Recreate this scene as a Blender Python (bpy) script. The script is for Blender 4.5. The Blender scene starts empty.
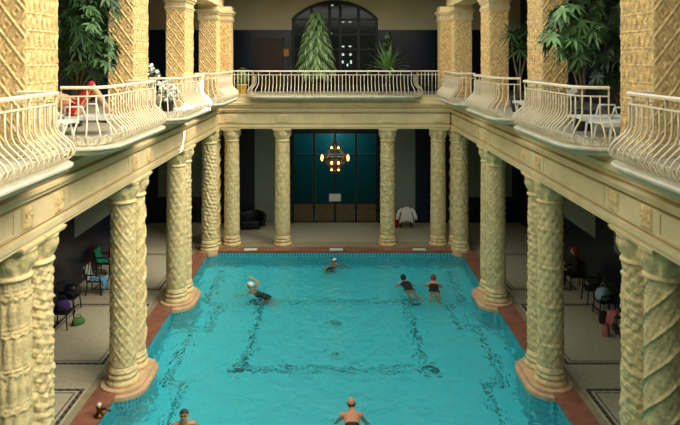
import bpy, math, random
import numpy as np
from mathutils import Vector, Matrix
PI = math.pi
S = bpy.context.scene
COL = S.collection
rnd = random.Random(7)

# ------------------------------------------------------------------ materials
def lin(c):
    return tuple(((v/255)/12.92 if v/255 <= .04045 else ((v/255+.055)/1.055)**2.4) for v in c)+(1,)

def new_mat(name):
    m = bpy.data.materials.new(name); m.use_nodes = True
    nt = m.node_tree
    return m, nt, nt.nodes['Principled BSDF'] if 'Principled BSDF' in nt.nodes else nt.nodes.get('Principled BSDF')

def mat(name, rgb, rough=.6, var=.12, scale=6, metal=0, bump=0, bscale=40, spec=.4, sheen=0):
    """plain colour broken up by noise, optional fine bump"""
    m, nt, b = new_mat(name)
    N, L = nt.nodes, nt.links
    tc = N.new('ShaderNodeTexCoord'); nz = N.new('ShaderNodeTexNoise')
    nz.inputs['Scale'].default_value = scale; nz.inputs['Detail'].default_value = 4
    L.new(tc.outputs['Object'], nz.inputs['Vector'])
    rp = N.new('ShaderNodeValToRGB')
    c = lin(rgb)
    rp.color_ramp.elements[0].color = tuple(v*(1-var) for v in c[:3])+(1,)
    rp.color_ramp.elements[1].color = tuple(min(1, v*(1+var)) for v in c[:3])+(1,)
    rp.color_ramp.elements[0].position = .3; rp.color_ramp.elements[1].position = .7
    L.new(nz.outputs['Fac'], rp.inputs['Fac']); L.new(rp.outputs['Color'], b.inputs['Base Color'])
    b.inputs['Roughness'].default_value = rough; b.inputs['Metallic'].default_value = metal
    b.inputs['Specular IOR Level'].default_value = spec
    if bump:
        n2 = N.new('ShaderNodeTexNoise'); n2.inputs['Scale'].default_value = bscale; n2.inputs['Detail'].default_value = 5
        L.new(tc.outputs['Object'], n2.inputs['Vector'])
        bp = N.new('ShaderNodeBump'); bp.inputs['Strength'].default_value = bump; bp.inputs['Distance'].default_value = .02
        L.new(n2.outputs['Fac'], bp.inputs['Height']); L.new(bp.outputs['Normal'], b.inputs['Normal'])
    return m

def tile_mat(name, c1, c2, mortar, w, h, rough=.25, ms=.01):
    m, nt, b = new_mat(name)
    N, L = nt.nodes, nt.links
    tc = N.new('ShaderNodeTexCoord'); br = N.new('ShaderNodeTexBrick')
    ge = N.new('ShaderNodeNewGeometry'); sx = N.new('ShaderNodeSeparateXYZ'); sn = N.new('ShaderNodeSeparateXYZ')
    L.new(tc.outputs['Object'], sx.inputs[0]); L.new(ge.outputs['Normal'], sn.inputs[0])
    # wall mapping: (x+y, z); floor mapping: (x, y)
    ad = N.new('ShaderNodeMath'); ad.operation = 'ADD'
    L.new(sx.outputs['X'], ad.inputs[0]); L.new(sx.outputs['Y'], ad.inputs[1])
    cw = N.new('ShaderNodeCombineXYZ'); L.new(ad.outputs[0], cw.inputs['X']); L.new(sx.outputs['Z'], cw.inputs['Y'])
    ab = N.new('ShaderNodeMath'); ab.operation = 'ABSOLUTE'; L.new(sn.outputs['Z'], ab.inputs[0])
    gt = N.new('ShaderNodeMath'); gt.operation = 'GREATER_THAN'; gt.inputs[1].default_value = .7; L.new(ab.outputs[0], gt.inputs[0])
    mx = N.new('ShaderNodeMix'); mx.data_type = 'VECTOR'
    L.new(gt.outputs[0], mx.inputs[0]); L.new(cw.outputs[0], mx.inputs[4]); L.new(tc.outputs['Object'], mx.inputs[5])
    L.new(mx.outputs[1], br.inputs['Vector'])
    br.inputs['Color1'].default_value = lin(c1); br.inputs['Color2'].default_value = lin(c2); br.inputs['Mortar'].default_value = lin(mortar)
    br.inputs['Scale'].default_value = 1; br.inputs['Mortar Size'].default_value = ms
    br.inputs['Brick Width'].default_value = w; br.inputs['Row Height'].default_value = h; br.offset = 0
    L.new(br.outputs['Color'], b.inputs['Base Color'])
    b.inputs['Roughness'].default_value = rough
    return m

def emis(name, rgb, strength):
    m, nt, b = new_mat(name)
    b.inputs['Base Color'].default_value = lin(rgb)
    b.inputs['Emission Color'].default_value = lin(rgb); b.inputs['Emission Strength'].default_value = strength
    return m

M = {}
M['stone'] = mat('carved_ceramic', (222, 202, 148), .55, .24, 7, bump=.9, bscale=24)
M['stone2'] = mat('ochre_ceramic', (228, 196, 136), .55, .30, 9, bump=.9, bscale=28)
M['frieze'] = mat('smooth_frieze_ceramic', (226, 206, 158), .5, .10, 2.0, bump=.12, bscale=20)
M['slab'] = mat('pale_balcony_stone', (198, 196, 172), .5, .14, 3)
M['rail'] = mat('cream_painted_iron', (228, 214, 182), .4, .04, 5)
M['navy'] = tile_mat('navy_wall_tile', (12, 28, 52), (10, 23, 45), (8, 15, 32), .3, .3, .3)
M['brown'] = mat('dark_brown_wood', (48, 32, 24), .5, .3, 8)
M['plaster'] = mat('pale_grey_green_plaster', (132, 142, 136), .8, .06, 2)
M['beige'] = mat('beige_plaster', (192, 184, 156), .85, .05, 1.5)
M['ceil'] = mat('grey_green_ceiling_plaster', (130, 134, 118), .9, .05, 1.5)
M['deck'] = mat('grey_terrazzo', (178, 170, 146), .45, .12, 9, bump=.05, bscale=80)
M['coping'] = mat('red_marble_coping', (142, 94, 74), .35, .25, 4)
M['pinkstone'] = mat('pink_marble_pedestal', (206, 172, 134), .4, .2, 5)
M['mosaic'] = None
M['poolfloor'] = tile_mat('turquoise_pool_tile', (104, 242, 254), (90, 236, 252), (122, 244, 254), .2, .2, .4, .012)
M['poolwall'] = tile_mat('teal_pool_wall_tile', (50, 184, 200), (40, 160, 185), (140, 215, 215), .12, .3, .35, .02)
M['poolline'] = mat('dark_teal_pool_tile', (12, 110, 128), .4, .25, 8)
M['teal'] = tile_mat('teal_wall_tile', (40, 128, 134), (34, 112, 124), (24, 88, 98), .25, .25, .3)
M['wood'] = mat('brown_oak_panel', (92, 80, 56), .5, .25, 7)
M['brass'] = mat('aged_brass', (120, 80, 34), .35, .15, 10, metal=.9)
M['chrome'] = mat('brushed_steel', (190, 192, 190), .25, .05, 10, metal=1)
M['bulb'] = emis('warm_lamp_bulb', (255, 176, 92), 7)
M['pane_lit'] = emis('daylit_window_pane', (215, 235, 240), .8)
M['glass_dark'] = mat('dark_window_glass', (26, 34, 36), .12, .1, 3)
M['frame_dark'] = mat('black_green_window_frame', (20, 26, 26), .4, .1, 6)
M['white'] = mat('white_plastic', (236, 238, 232), .4, .03, 4)
M['whitecloth'] = mat('white_terry_cloth', (242, 242, 238), .9, .06, 20, bump=.3, bscale=90)
M['navyvinyl'] = mat('navy_vinyl', (14, 17, 30), .4, .1, 6)
M['darkplastic'] = mat('dark_plastic', (26, 24, 28), .45, .1, 6)
M['purple'] = mat('purple_fabric', (62, 40, 110), .8, .15, 12)
M['green_towel'] = mat('green_towel', (16, 132, 96), .9, .1, 16, bump=.3, bscale=90)
M['blue_towel'] = mat('light_blue_towel', (92, 170, 222), .9, .1, 16, bump=.3, bscale=90)
M['grass_green'] = mat('green_bag_fabric', (70, 118, 60), .8, .15, 14)
M['pink_cloth'] = mat('pink_cloth', (190, 112, 116), .85, .15, 16)
M['red'] = mat('red_cloth', (172, 30, 26), .8, .1, 14)
M['paleblue'] = mat('pale_blue_cloth', (150, 180, 200), .85, .15, 16)
M['skin'] = mat('skin_tan', (206, 150, 112), .5, .08, 14, spec=.4)
M['skin2'] = mat('skin_ruddy', (214, 150, 116), .5, .08, 14, spec=.4)
M['black'] = mat('black_swimsuit', (16, 16, 20), .6, .1, 20)
M['darkcloth'] = mat('dark_brown_clothing', (40, 30, 30), .85, .2, 12)
M['olive'] = mat('olive_green_swim_top', (92, 118, 58), .6, .12, 14)
M['hair_dark'] = mat('dark_hair', (34, 26, 20), .6, .3, 60)
M['hair_auburn'] = mat('auburn_hair', (122, 62, 30), .6, .3, 60)
M['hair_grey'] = mat('short_grey_hair', (82, 74, 66), .7, .3, 60)
M['cap_white'] = mat('white_swim_cap', (236, 236, 230), .4, .03, 10)
M['cap_dark'] = mat('dark_green_swim_cap', (44, 54, 46), .4, .1, 10)
M['lip'] = mat('lips', (150, 78, 70), .5, .05, 10)
M['leaf'] = mat('mid_green_leaf', (66, 100, 54), .45, .35, 3)
M['leaf_light'] = mat('light_green_leaf', (116, 156, 96), .45, .3, 3)
M['leaf_dark'] = mat('dark_green_leaf', (40, 68, 42), .4, .35, 3)
M['leaf_pale'] = mat('grey_green_needles', (128, 158, 104), .5, .25, 3)
M['stem'] = mat('grey_brown_bark', (112, 98, 78), .8, .25, 12)
M['pot'] = mat('terracotta_pot', (150, 88, 56), .7, .15, 6)
M['potdark'] = mat('dark_glazed_pot', (40, 44, 48), .4, .15, 6)
M['potyellow'] = mat('yellow_glazed_pot', (200, 168, 50), .4, .15, 6)
M['petal'] = mat('white_petals', (244, 244, 236), .6, .04, 10)
M['sign'] = mat('white_enamel_plate', (214, 222, 214), .4, .04, 6)
M['notice'] = mat('orange_beige_notice', (196, 140, 84), .6, .1, 6)
M['grout'] = mat('grey_gutter_stone', (150, 140, 108), .6, .15, 6)

def striped(name, a, b_, sc):
    m, nt, b = new_mat(name); N, L = nt.nodes, nt.links
    tc = N.new('ShaderNodeTexCoord'); w = N.new('ShaderNodeTexWave'); w.inputs['Scale'].default_value = sc; w.inputs['Distortion'].default_value = 3
    w.bands_direction = 'DIAGONAL'
    L.new(tc.outputs['Object'], w.inputs['Vector']); rp = N.new('ShaderNodeValToRGB'); rp.color_ramp.interpolation = 'CONSTANT'
    rp.color_ramp.elements[0].color = lin(a); rp.color_ramp.elements[1].color = lin(b_); rp.color_ramp.elements[1].position = .5
    L.new(w.outputs['Fac'], rp.inputs['Fac']); L.new(rp.outputs['Color'], b.inputs['Base Color']); b.inputs['Roughness'].default_value = .9
    return m
M['stripe'] = striped('black_white_striped_towel', (36, 44, 44), (206, 216, 206), 4)

def mosaic():
    m, nt, b = new_mat('dark_mosaic_border'); N, L = nt.nodes, nt.links
    tc = N.new('ShaderNodeTexCoord'); ck = N.new('ShaderNodeTexWave'); ck.bands_direction = 'DIAGONAL'
    ck.inputs['Scale'].default_value = 3.2
    L.new(tc.outputs['Object'], ck.inputs['Vector']); rp = N.new('ShaderNodeValToRGB')
    rp.color_ramp.elements[0].color = lin((40, 38, 34)); rp.color_ramp.elements[1].color = lin((100, 96, 84))
    L.new(ck.outputs['Fac'], rp.inputs['Fac']); L.new(rp.outputs['Color'], b.inputs['Base Color']); b.inputs['Roughness'].default_value = .5
    return m
M['mosaic'] = mosaic()

def water():
    m = bpy.data.materials.new('pool_water'); m.use_nodes = True
    nt = m.node_tree; N, L = nt.nodes, nt.links; N.clear()
    out = N.new('ShaderNodeOutputMaterial'); g = N.new('ShaderNodeBsdfGlass')
    g.inputs['Color'].default_value = (.79, 1, 1, 1); g.inputs['IOR'].default_value = 1.33; g.inputs['Roughness'].default_value = .02
    tc = N.new('ShaderNodeTexCoord'); mp = N.new('ShaderNodeMapping'); mp.inputs['Scale'].default_value = (1, .8, 1)
    L.new(tc.outputs['Object'], mp.inputs[0])
    n1 = N.new('ShaderNodeTexNoise'); n1.inputs['Scale'].default_value = 2.2; n1.inputs['Detail'].default_value = 3; n1.inputs['Distortion'].default_value = .6
    n2 = N.new('ShaderNodeTexNoise'); n2.inputs['Scale'].default_value = 7; n2.inputs['Detail'].default_value = 2
    L.new(mp.outputs[0], n1.inputs['Vector']); L.new(mp.outputs[0], n2.inputs['Vector'])
    b1 = N.new('ShaderNodeBump'); b1.inputs['Strength'].default_value = 1; b1.inputs['Distance'].default_value = .13
    b2 = N.new('ShaderNodeBump'); b2.inputs['Strength'].default_value = 1; b2.inputs['Distance'].default_value = .02
    L.new(n1.outputs['Fac'], b1.inputs['Height']); L.new(n2.outputs['Fac'], b2.inputs['Height'])
    L.new(b1.outputs['Normal'], b2.inputs['Normal']); L.new(b2.outputs['Normal'], g.inputs['Normal'])
    L.new(g.outputs[0], out.inputs['Surface'])
    return m
M['water'] = water()

def teal_glass():
    m, nt, b = new_mat('teal_door_glass')
    b.inputs['Base Color'].default_value = lin((150, 200, 200)); b.inputs['Transmission Weight'].default_value = 1
    b.inputs['Roughness'].default_value = .25; b.inputs['IOR'].default_value = 1.1
    return m
M['tealglass'] = teal_glass()

# ------------------------------------------------------------------ mesh builder
class MB:
    def __init__(s): s.v = []; s.f = []; s.sm = []
    def add(s, vs, fs, smooth=False):
        o = len(s.v); s.v.extend([tuple(p) for p in vs]); s.f.extend([tuple(i+o for i in f) for f in fs]); s.sm.extend([smooth]*len(fs)); return s
    def box(s, x0, x1, y0, y1, z0, z1):
        if x0 > x1: x0, x1 = x1, x0
        if y0 > y1: y0, y1 = y1, y0
        vs = [(x, y, z) for z in (z0, z1) for y in (y0, y1) for x in (x0, x1)]
        return s.add(vs, [(0, 2, 3, 1), (4, 5, 7, 6), (0, 1, 5, 4), (2, 6, 7, 3), (0, 4, 6, 2), (1, 3, 7, 5)])
    def obox(s, mtx, sx, sy, sz):
        vs = [mtx @ Vector((x*sx/2, y*sy/2, z*sz/2)) for z in (-1, 1) for y in (-1, 1) for x in (-1, 1)]
        return s.add(vs, [(0, 2, 3, 1), (4, 5, 7, 6), (0, 1, 5, 4), (2, 6, 7, 3), (0, 4, 6, 2), (1, 3, 7, 5)])
    def lathe(s, prof, n=32, c=(0, 0, 0), disp=None, cap=True, smooth=True):
        vs = []; m = len(prof)
        for i, (r, z) in enumerate(prof):
            for k in range(n):
                a = 2*PI*k/n; rr = r + (disp(k/n, z) if disp else 0)
                vs.append((c[0]+rr*math.cos(a), c[1]+rr*math.sin(a), c[2]+z))
        fs = [(i*n+k, i*n+(k+1) % n, (i+1)*n+(k+1) % n, (i+1)*n+k) for i in range(m-1) for k in range(n)]
        s.add(vs, fs, smooth)
        if cap:
            o = len(s.v)-len(vs)
            s.f.append(tuple(o+k for k in range(n))[::-1]); s.sm.append(False)
            s.f.append(tuple(o+(m-1)*n+k for k in range(n))); s.sm.append(False)
        return s
    def tube(s, pts, r, n=6, closed=False, flat=1.0):
        pts = [Vector(p) for p in pts]; m = len(pts); vs = []
        rs = r if isinstance(r, (list, tuple)) else [r]*m
        up = Vector((0, 0, 1)); prev = None
        for i, p in enumerate(pts):
            a = pts[(i-1) % m] if (closed or i > 0) else p
            b = pts[(i+1) % m] if (closed or i < m-1) else p
            t = (b-a).normalized()
            if prev is None:
                u = t.cross(up) if abs(t.z) < .95 else t.cross(Vector((0, 1, 0)))
            else: u = prev - t*prev.dot(t)
            if u.length < 1e-6: u = t.orthogonal()
            u.normalize(); w = t.cross(u); prev = u
            for k in range(n):
                an = 2*PI*k/n
                vs.append(p+u*rs[i]*math.cos(an)+w*rs[i]*flat*math.sin(an))
        fs = []
        for i in range(m if closed else m-1):
            j = (i+1) % m
            fs += [(i*n+k, i*n+(k+1) % n, j*n+(k+1) % n, j*n+k) for k in range(n)]
        s.add(vs, fs, True)
        if not closed:
            o = len(s.v)-len(vs)
            s.f.append(tuple(o+k for k in range(n))[::-1]); s.sm.append(False)
            s.f.append(tuple(o+(m-1)*n+k for k in range(n))); s.sm.append(False)
        return s
    def sphere(s, c, r, n=12, m=8, sc=(1, 1, 1)):
        vs = [(c[0], c[1], c[2]-r*sc[2])]
        for i in range(1, m):
            t = -PI/2+PI*i/m
            for k in range(n):
                a = 2*PI*k/n
                vs.append((c[0]+r*sc[0]*math.cos(t)*math.cos(a), c[1]+r*sc[1]*math.cos(t)*math.sin(a), c[2]+r*sc[2]*math.sin(t)))
        vs.append((c[0], c[1], c[2]+r*sc[2])); e = len(vs)-1
        fs = [(0, 1+(k+1) % n, 1+k) for k in range(n)]
        for i in range(m-2):
            fs += [(1+i*n+k, 1+i*n+(k+1) % n, 1+(i+1)*n+(k+1) % n, 1+(i+1)*n+k) for k in range(n)]
        fs += [(1+(m-2)*n+k, 1+(m-2)*n+(k+1) % n, e) for k in range(n)]
        return s.add(vs, fs, True)
    def prism(s, poly, z0, z1):
        n = len(poly)
        vs = [(p[0], p[1], z0) for p in poly]+[(p[0], p[1], z1) for p in poly]
        fs = [tuple(range(n))[::-1], tuple(range(n, 2*n))]+[(k, (k+1) % n, n+(k+1) % n, n+k) for k in range(n)]
        return s.add(vs, fs)
    def sweep(s, path, prof, closed=False):
        """prof = closed list of (outward offset, z); path = list of (x, y, nx, ny)"""
        n = len(prof); m = len(path); vs = []
        for (x, y, nx, ny) in path:
            for (o, z) in prof: vs.append((x+nx*o, y+ny*o, z))
        fs = [(i*n+k, i*n+(k+1) % n, (i+1)*n+(k+1) % n, (i+1)*n+k) for i in range(m-1) for k in range(n)]
        fs += [tuple(range(n))[::-1], tuple((m-1)*n+k for k in range(n))]
        return s.add(vs, fs)
    def grid(s, P, smooth=True):
        """P[i][j] points"""
        a, b = len(P), len(P[0]); vs = [p for r in P for p in r]
        return s.add(vs, [(i*b+j, i*b+j+1, (i+1)*b+j+1, (i+1)*b+j) for i in range(a-1) for j in range(b-1)], smooth)
    def mesh(s, name, m):
        me = bpy.data.meshes.new(name); me.from_pydata(s.v, [], s.f); me.polygons.foreach_set('use_smooth', s.sm)
        if m: me.materials.append(m)
        me.update(); return me
    def build(s, name, m, parent=None, fix=True, solid=0, bevel=0):
        me = s.mesh(name, m)
        if fix:
            import bmesh
            bm = bmesh.new(); bm.from_mesh(me); bmesh.ops.recalc_face_normals(bm, faces=bm.faces); bm.to_mesh(me); bm.free()
        o = bpy.data.objects.new(name, me); COL.objects.link(o)
        if parent: o.parent = parent
        if solid:
            md = o.modifiers.new('thickness', 'SOLIDIFY'); md.thickness = solid; md.offset = 0
        if bevel:
            md = o.modifiers.new('bevel', 'BEVEL'); md.width = bevel; md.segments = 2; md.limit_method = 'ANGLE'
        return o

def tag(o, label=None, cat=None, group=None, kind=None):
    if label: o['label'] = label
    if cat: o['category'] = cat
    if group: o['group'] = group
    if kind: o['kind'] = kind
    return o
def thing(name, label, cat, loc=(0, 0, 0), rz=0, group=None, kind='thing'):
    o = bpy.data.objects.new(name, None); COL.objects.link(o); o.empty_display_size = .2
    o.location = loc; o.rotation_euler = (0, 0, rz)
    return tag(o, label, cat, group, kind)
def kids(o): return [c for c in bpy.data.objects if c.parent == o]
def dup(root, loc, rz, label, group=None, scale=None):
    r = root.copy(); COL.objects.link(r); r.location = loc; r.rotation_euler = (0, 0, rz); r['label'] = label
    if group: r['group'] = group
    if scale: r.scale = scale
    for c in kids(root):
        n = c.copy(); COL.objects.link(n); n.parent = r
        for g in kids(c):
            k = g.copy(); COL.objects.link(k); k.parent = n
    return r
def struct(name, mb, m, label, cat, parent=None, **kw):
    o = mb.build(name, m, parent, **kw)
    if parent is None: tag(o, label, cat, None, 'structure')
    return o

# ------------------------------------------------------------------ key dimensions (metres)
CAMZ, F = 7.6, 625.0
FX = 4.65                    # facade plane of both long sides
FY = 25.25                   # facade plane of the far side
CX = 5.0                     # column axis
YFAR = 25.6
WX, WY = 8.6, 29.0           # outer walls
WZ = -.15                    # water
UF = 6.1                     # upper floor
UX = {-1: 4.65, 1: 4.79}      # pier faces upstairs
PAIRS = [(9.6, 10.35), (14.65, 15.4), (19.6, 20.35)]
SIDES = ((-1, 'left'), (1, 'right'))

# ------------------------------------------------------------------ shell
b = MB()
for s in (-1, 1): b.box(s*5.0, s*(WX+.2), -3, WY+.2, -.3, 0)
b.box(-5.0, 5.0, 24.72, WY+3, -.3, 0); b.box(-5.0, 5.0, -3, 3.0, -.3, 0)
struct('floor', b, M['deck'], 'grey terrazzo pool deck around the turquoise water', 'floor')
# mosaic borders in the deck
b = MB()
def frame(bb, x0, x1, y0, y1, w, z0, z1):
    bb.box(x0, x1, y0, y0+w, z0, z1); bb.box(x0, x1, y1-w, y1, z0, z1)
    bb.box(x0, x0+w, y0+w, y1-w, z0, z1); bb.box(x1-w, x1, y0+w, y1-w, z0, z1)
for s in (-1, 1):
    for (y0, y1) in ((10.6, 14.4), (15.55, 19.4), (20.55, 24.4)):
        xa, xb = sorted((s*5.75, s*8.0))
        frame(b, xa, xb, y0, y1, .09, .001, .004)
        frame(b, xa+.16, xb-.16, y0+.16, y1-.16, .03, .001, .004)
struct('trim_1', b, M['mosaic'], 'dark mosaic border lines laid into the grey deck', 'floor border')
# pool basin
b = MB()
b.box(-5.1, 5.1, 2.9, 24.8, -1.6, -1.45)
struct('floor_pool', b, M['poolfloor'], 'turquoise tiled bottom of the swimming pool', 'pool floor')
b = MB()
for s in (-1, 1): b.box(s*4.98, s*5.1, 2.9, 24.8, -1.45, -.06)
b.box(-4.98, 4.98, 24.68, 24.8, -1.45, -.06); b.box(-4.98, 4.98, 2.9, 3.0, -1.45, -.06)
struct('trim_16', b, M['poolwall'], 'striped teal tile walls of the pool below the coping', 'pool wall')
# dark tile lines on the pool bottom
b = MB()
z0, z1 = -1.45, -1.447
frame(b, -2.5, 2.48, 16.75, 21.3, .10, z0, z1)
for y in (17.6, 19.6):
    b.box(-.18, .18, y-.06, y+.06, z0, z1); b.box(-.06, .06, y-.16, y+.16, z0, z1)
for s in (-1, 1):
    for cx, cy in ((2.5, 16.75), (2.5, 21.2)):
        b.box(s*(cx-.05), s*(cx+.3), cy-.18, cy+.18, z0, z1)
    for y0, y1 in ((10, 14.1), (16.0, 19.2), (21.1, 24.2)): b.box(s*4.32, s*4.42, y0, y1, z0, z1)
    for yc in (15.1, 20.2):
        b.box(s*3.8, s*3.89, yc-1.0, yc+.9, z0, z1); b.box(s*3.8, s*4.42, yc-1.08, yc-1.0, z0, z1); b.box(s*3.8, s*4.42, yc+.9, yc+.98, z0, z1)
struct('trim_2', b, M['poolline'], 'dark teal tile lines drawn on the pool bottom', 'pool line')
# water
nx, ny = 60, 130
P = [[(-4.99+9.98*i/nx, 3.0+21.69*j/ny, WZ) for j in range(ny+1)] for i in range(nx+1)]
b = MB(); b.grid(P)
o = b.build('water', M['water']); tag(o, 'rippled turquoise water filling the swimming pool', 'water', None, 'structure')
for p in o.data.polygons: pass
if o.data.polygons[0].normal.z < 0: o.data.flip_normals()
# coping
b = MB()
prof = [(0, -.10), (.0, .02), (-.5, .03), (-.5, .0)]
for s in (-1, 1):
    b.box(s*4.95, s*5.5, 2.5, 24.66, -.06, .025)
b.box(-5.5, 5.5, 24.66, 25.2, -.06, .025)
struct('trim_3', b, M['coping'], 'red marble coping strip around the pool rim', 'pool coping')
b = MB()
for s in (-1, 1): b.box(s*5.5, s*5.68, 2.5, 25.2, .0, .012)
b.box(-5.68, 5.68, 25.2, 25.95, .0, .012)
struct('trim_4', b, M['grout'], 'pale stone strip between the coping and the deck', 'floor strip')

# outer walls, lower storey + upper storey
for s, nm in SIDES:
    b = MB(); b.box(s*WX, s*(WX+.2), -3, WY+.2, 0, 10.8)
    struct('wall_'+nm, b, M['navy'], 'dark navy tiled outer wall of the %s gallery' % nm, 'wall')
    b = MB()
    for (y0, y1) in ((10.8, 14.2), (15.9, 19.2), (20.6, 24.0)): b.box(s*(WX-.03), s*WX, y0, y1, 1.7, 4.9)
    struct('trim_5' if s < 0 else 'trim_6', b, M['plaster'], 'pale plaster panels high on the %s gallery wall' % nm, 'wall panel')
# far wall, lower storey
b = MB()
for s in (-1, 1): b.box(s*2.0, s*WX, WY, WY+.2, 0, 4.9)
b.box(-2.0, 2.0, WY, WY+.2, 4.2, 4.9)
for s in (-1, 1): b.box(s*1.98, s*2.1, WY-.12, WY+.3, 0, 4.25)
b.box(-2.1, 2.1, WY-.12, WY+.3, 4.2, 4.35)
struct('wall_far', b, M['navy'], 'navy tiled far wall of the lower gallery with doorway', 'wall')
b = MB()
for s in (-1, 1): b.box(s*2.1, s*3.72, WY-.03, WY, 0, 4.9)
for s in (-1, 1): b.box(s*6.1, s*8.2, WY-.03, WY, 1.2, 4.9)
struct('trim_7', b, M['plaster'], 'pale grey plaster panels flanking the far doorway', 'wall panel')
b = MB()
for s in (-1, 1): b.box(s*4.75, s*5.7, WY-.06, WY, 0, 3.6)
struct('trim_8', b, M['brown'], 'dark brown wooden frames on the far wall', 'wall trim')
# glazed doorway with tiled room behind
b = MB(); b.box(-2.4, 2.4, 31.5, 31.7, 0, 4.9)
for s in (-1, 1): b.box(s*2.2, s*2.4, WY+.2, 31.5, 0, 4.9)
struct('wall_vestibule', b, M['teal'], 'teal tiled wall seen through the glazed doorway', 'wall')
b = MB(); b.box(-2.2, 2.2, WY+.2, 31.5, 4.6, 4.8)
struct('ceiling_vestibule', b, M['ceil'], 'ceiling of the small room behind the glazed doorway', 'ceiling')
d = thing('door_1', 'wide glazed doorway with oak lower panels at the far end', 'door', (0, WY+.1, 0), kind='structure')
for i, (x0, x1) in enumerate(((-1.96, -1.0), (-.96, 0), (.0, .96), (1.0, 1.96))):
    b = MB(); b.box(x0+.06, x1-.06, -.03, .03, .06, .86); b.box(x0+.14, x1-.14, -.045, .0, .16, .76); b.build('lower_panel', M['wood'], d)
    b = MB(); b.box(x0+.06, x1-.06, -.006, .006, .92, 3.1); b.build('pane', M['tealglass'], d)
    b = MB(); b.box(x0+.06, x1-.06, -.006, .006, 3.2, 4.15); b.build('pane', M['tealglass'], d)
b = MB()
for x in (-1.97, -.98, 0, .98, 1.97): b.box(x-.06, x+.06, -.05, .05, 0, 4.19)
for z in (.0, .86, 3.1, 4.13): b.box(-1.97, 1.97, -.045, .045, z, z+.06)
b.build('door_frame', M['frame_dark'], d)
t = tag(MB().box(-.27, .27, WY-.02, WY+.035, 1.0, 1.34).build('sign_plate', M['sign'], bevel=.01), 'small white sign plate on the glazed doorway below the chandelier', 'sign', None, 'thing')

# upper far wall with segmental arch
b = MB()
def arch_z(x): return 9.5+.87*math.sqrt(max(0, 1-(x/2.02)**2))**1.0*1.0 if False else 9.5+ (math.sqrt(max(0, 2.78**2-x*x))-math.sqrt(2.78**2-2.0**2))
n = 24; xs = [-2.0+4.0*i/n for i in range(n+1)]
for s in (-1, 1): b.box(s*2.0, s*WX, WY, WY+.25, 8.95, 10.9)
for i in range(n):
    a0, a1 = arch_z(xs[i]), arch_z(xs[i+1])
    vs = [(xs[i], WY, a0), (xs[i+1], WY, a1), (xs[i+1], WY, 10.9), (xs[i], WY, 10.9)]
    vs += [(x, y+.25, z) for (x, y, z) in vs]
    b.add(vs, [(0, 1, 2, 3), (7, 6, 5, 4), (0, 4, 5, 1)])
struct('wall_upper', b, M['beige'], 'beige plaster wall above the navy tiles upstairs with arched opening', 'wall')
b = MB()
for s in (-1, 1): b.box(s*2.0, s*WX, WY-.02, WY+.25, UF, 8.95)
struct('trim_9', b, M['navy'], 'navy tile dado on the far upstairs wall', 'wall dado')
# arched window
w = thing('window_1', 'arched dark glazed window at the far end upstairs', 'window', (0, WY+.2, 0), kind='structure')
b = MB()
pts = [(x, arch_z(x)) for x in xs]
for i in range(n):
    b.add([(xs[i], .06, UF), (xs[i+1], .06, UF), (xs[i+1], .06, pts[i+1][1]), (xs[i], .06, pts[i][1])], [(0, 1, 2, 3)])
b.build('pane', M['glass_dark'], w)
b = MB()
for x in (-1.96, -1.1, -.25, .25, 1.1, 1.96): b.box(x-.07, x+.07, -.02, .05, UF, arch_z(min(1.95, max(-1.95, x)))-.02)
for z in (7.05, 8.05, 8.75, 9.45): b.box(-1.96, 1.96, -.015, .05, z-.04, z+.04)
for i in range(n):
    b.add([(xs[i], -.03, pts[i][1]-.14), (xs[i+1], -.03, pts[i+1][1]-.14), (xs[i+1], -.03, pts[i+1][1]), (xs[i], -.03, pts[i][1]),
           (xs[i], .06, pts[i][1]-.14), (xs[i+1], .06, pts[i+1][1]-.14), (xs[i+1], .06, pts[i+1][1]), (xs[i], .06, pts[i][1])], [(0, 1, 2, 3), (0, 4, 5, 1)])
b.build('window_frame', M['frame_dark'], w)
for (px, py, ww, hh) in ((330.5, 34, 3.2, 2.2), (340, 34, 2.2, 3.2), (343, 46.5, 2.6, 1.4), (350, 46.3, 2.6, 1.2), (343, 54.5, 2.4, 2.2), (350.5, 54.5, 2.0, 2.0), (342.5, 62, 2.2, 2.6), (347.5, 65, 1.4, 2.6), (351, 62, 1.6, 3.4), (332, 5.2, 3.0, .9), (341, 5.2, 2.0, .9), (343, 22, 2.5, .7), (350, 22, 2.5, .7)):
    k = (WY+.2)/F; x = (px-335)*k; z = CAMZ-(py-59)*k
    MB().box(x-ww*k/2, x+ww*k/2, .03, .055, z-hh*k/2, z+hh*k/2).build('lit_pane', M['pane_lit'], w)
d = thing('door_2', 'dark brown panelled door on the upper gallery left of the arch', 'door', (-3.04, WY-.02, UF), kind='structure')
MB().box(-.58, .58, -.05, 0, 0, 2.38).build('door_panel', M['brown'], d)
MB().box(-.66, -.58, -.08, 0, 0, 2.46).box(.58, .66, -.08, 0, 0, 2.46).box(-.66, .66, -.08, 0, 2.38, 2.46).build('door_frame', M['brown'], d)
MB().tube([(.45, -.05, 1.0), (.45, -.11, 1.0), (.33, -.11, 1.0)], .013).build('door_handle', M['brass'], d)
o = thing('notice', 'small orange-beige framed notice beside the brown upstairs door', 'notice', (-2.28, WY-.02, 7.9))
MB().box(-.17, .17, -.03, 0, -.2, .2).build('frame', M['brown'], o)
MB().box(-.14, .14, -.036, -.03, -.17, .17).build('sheet', M['notice'], o)

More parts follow.
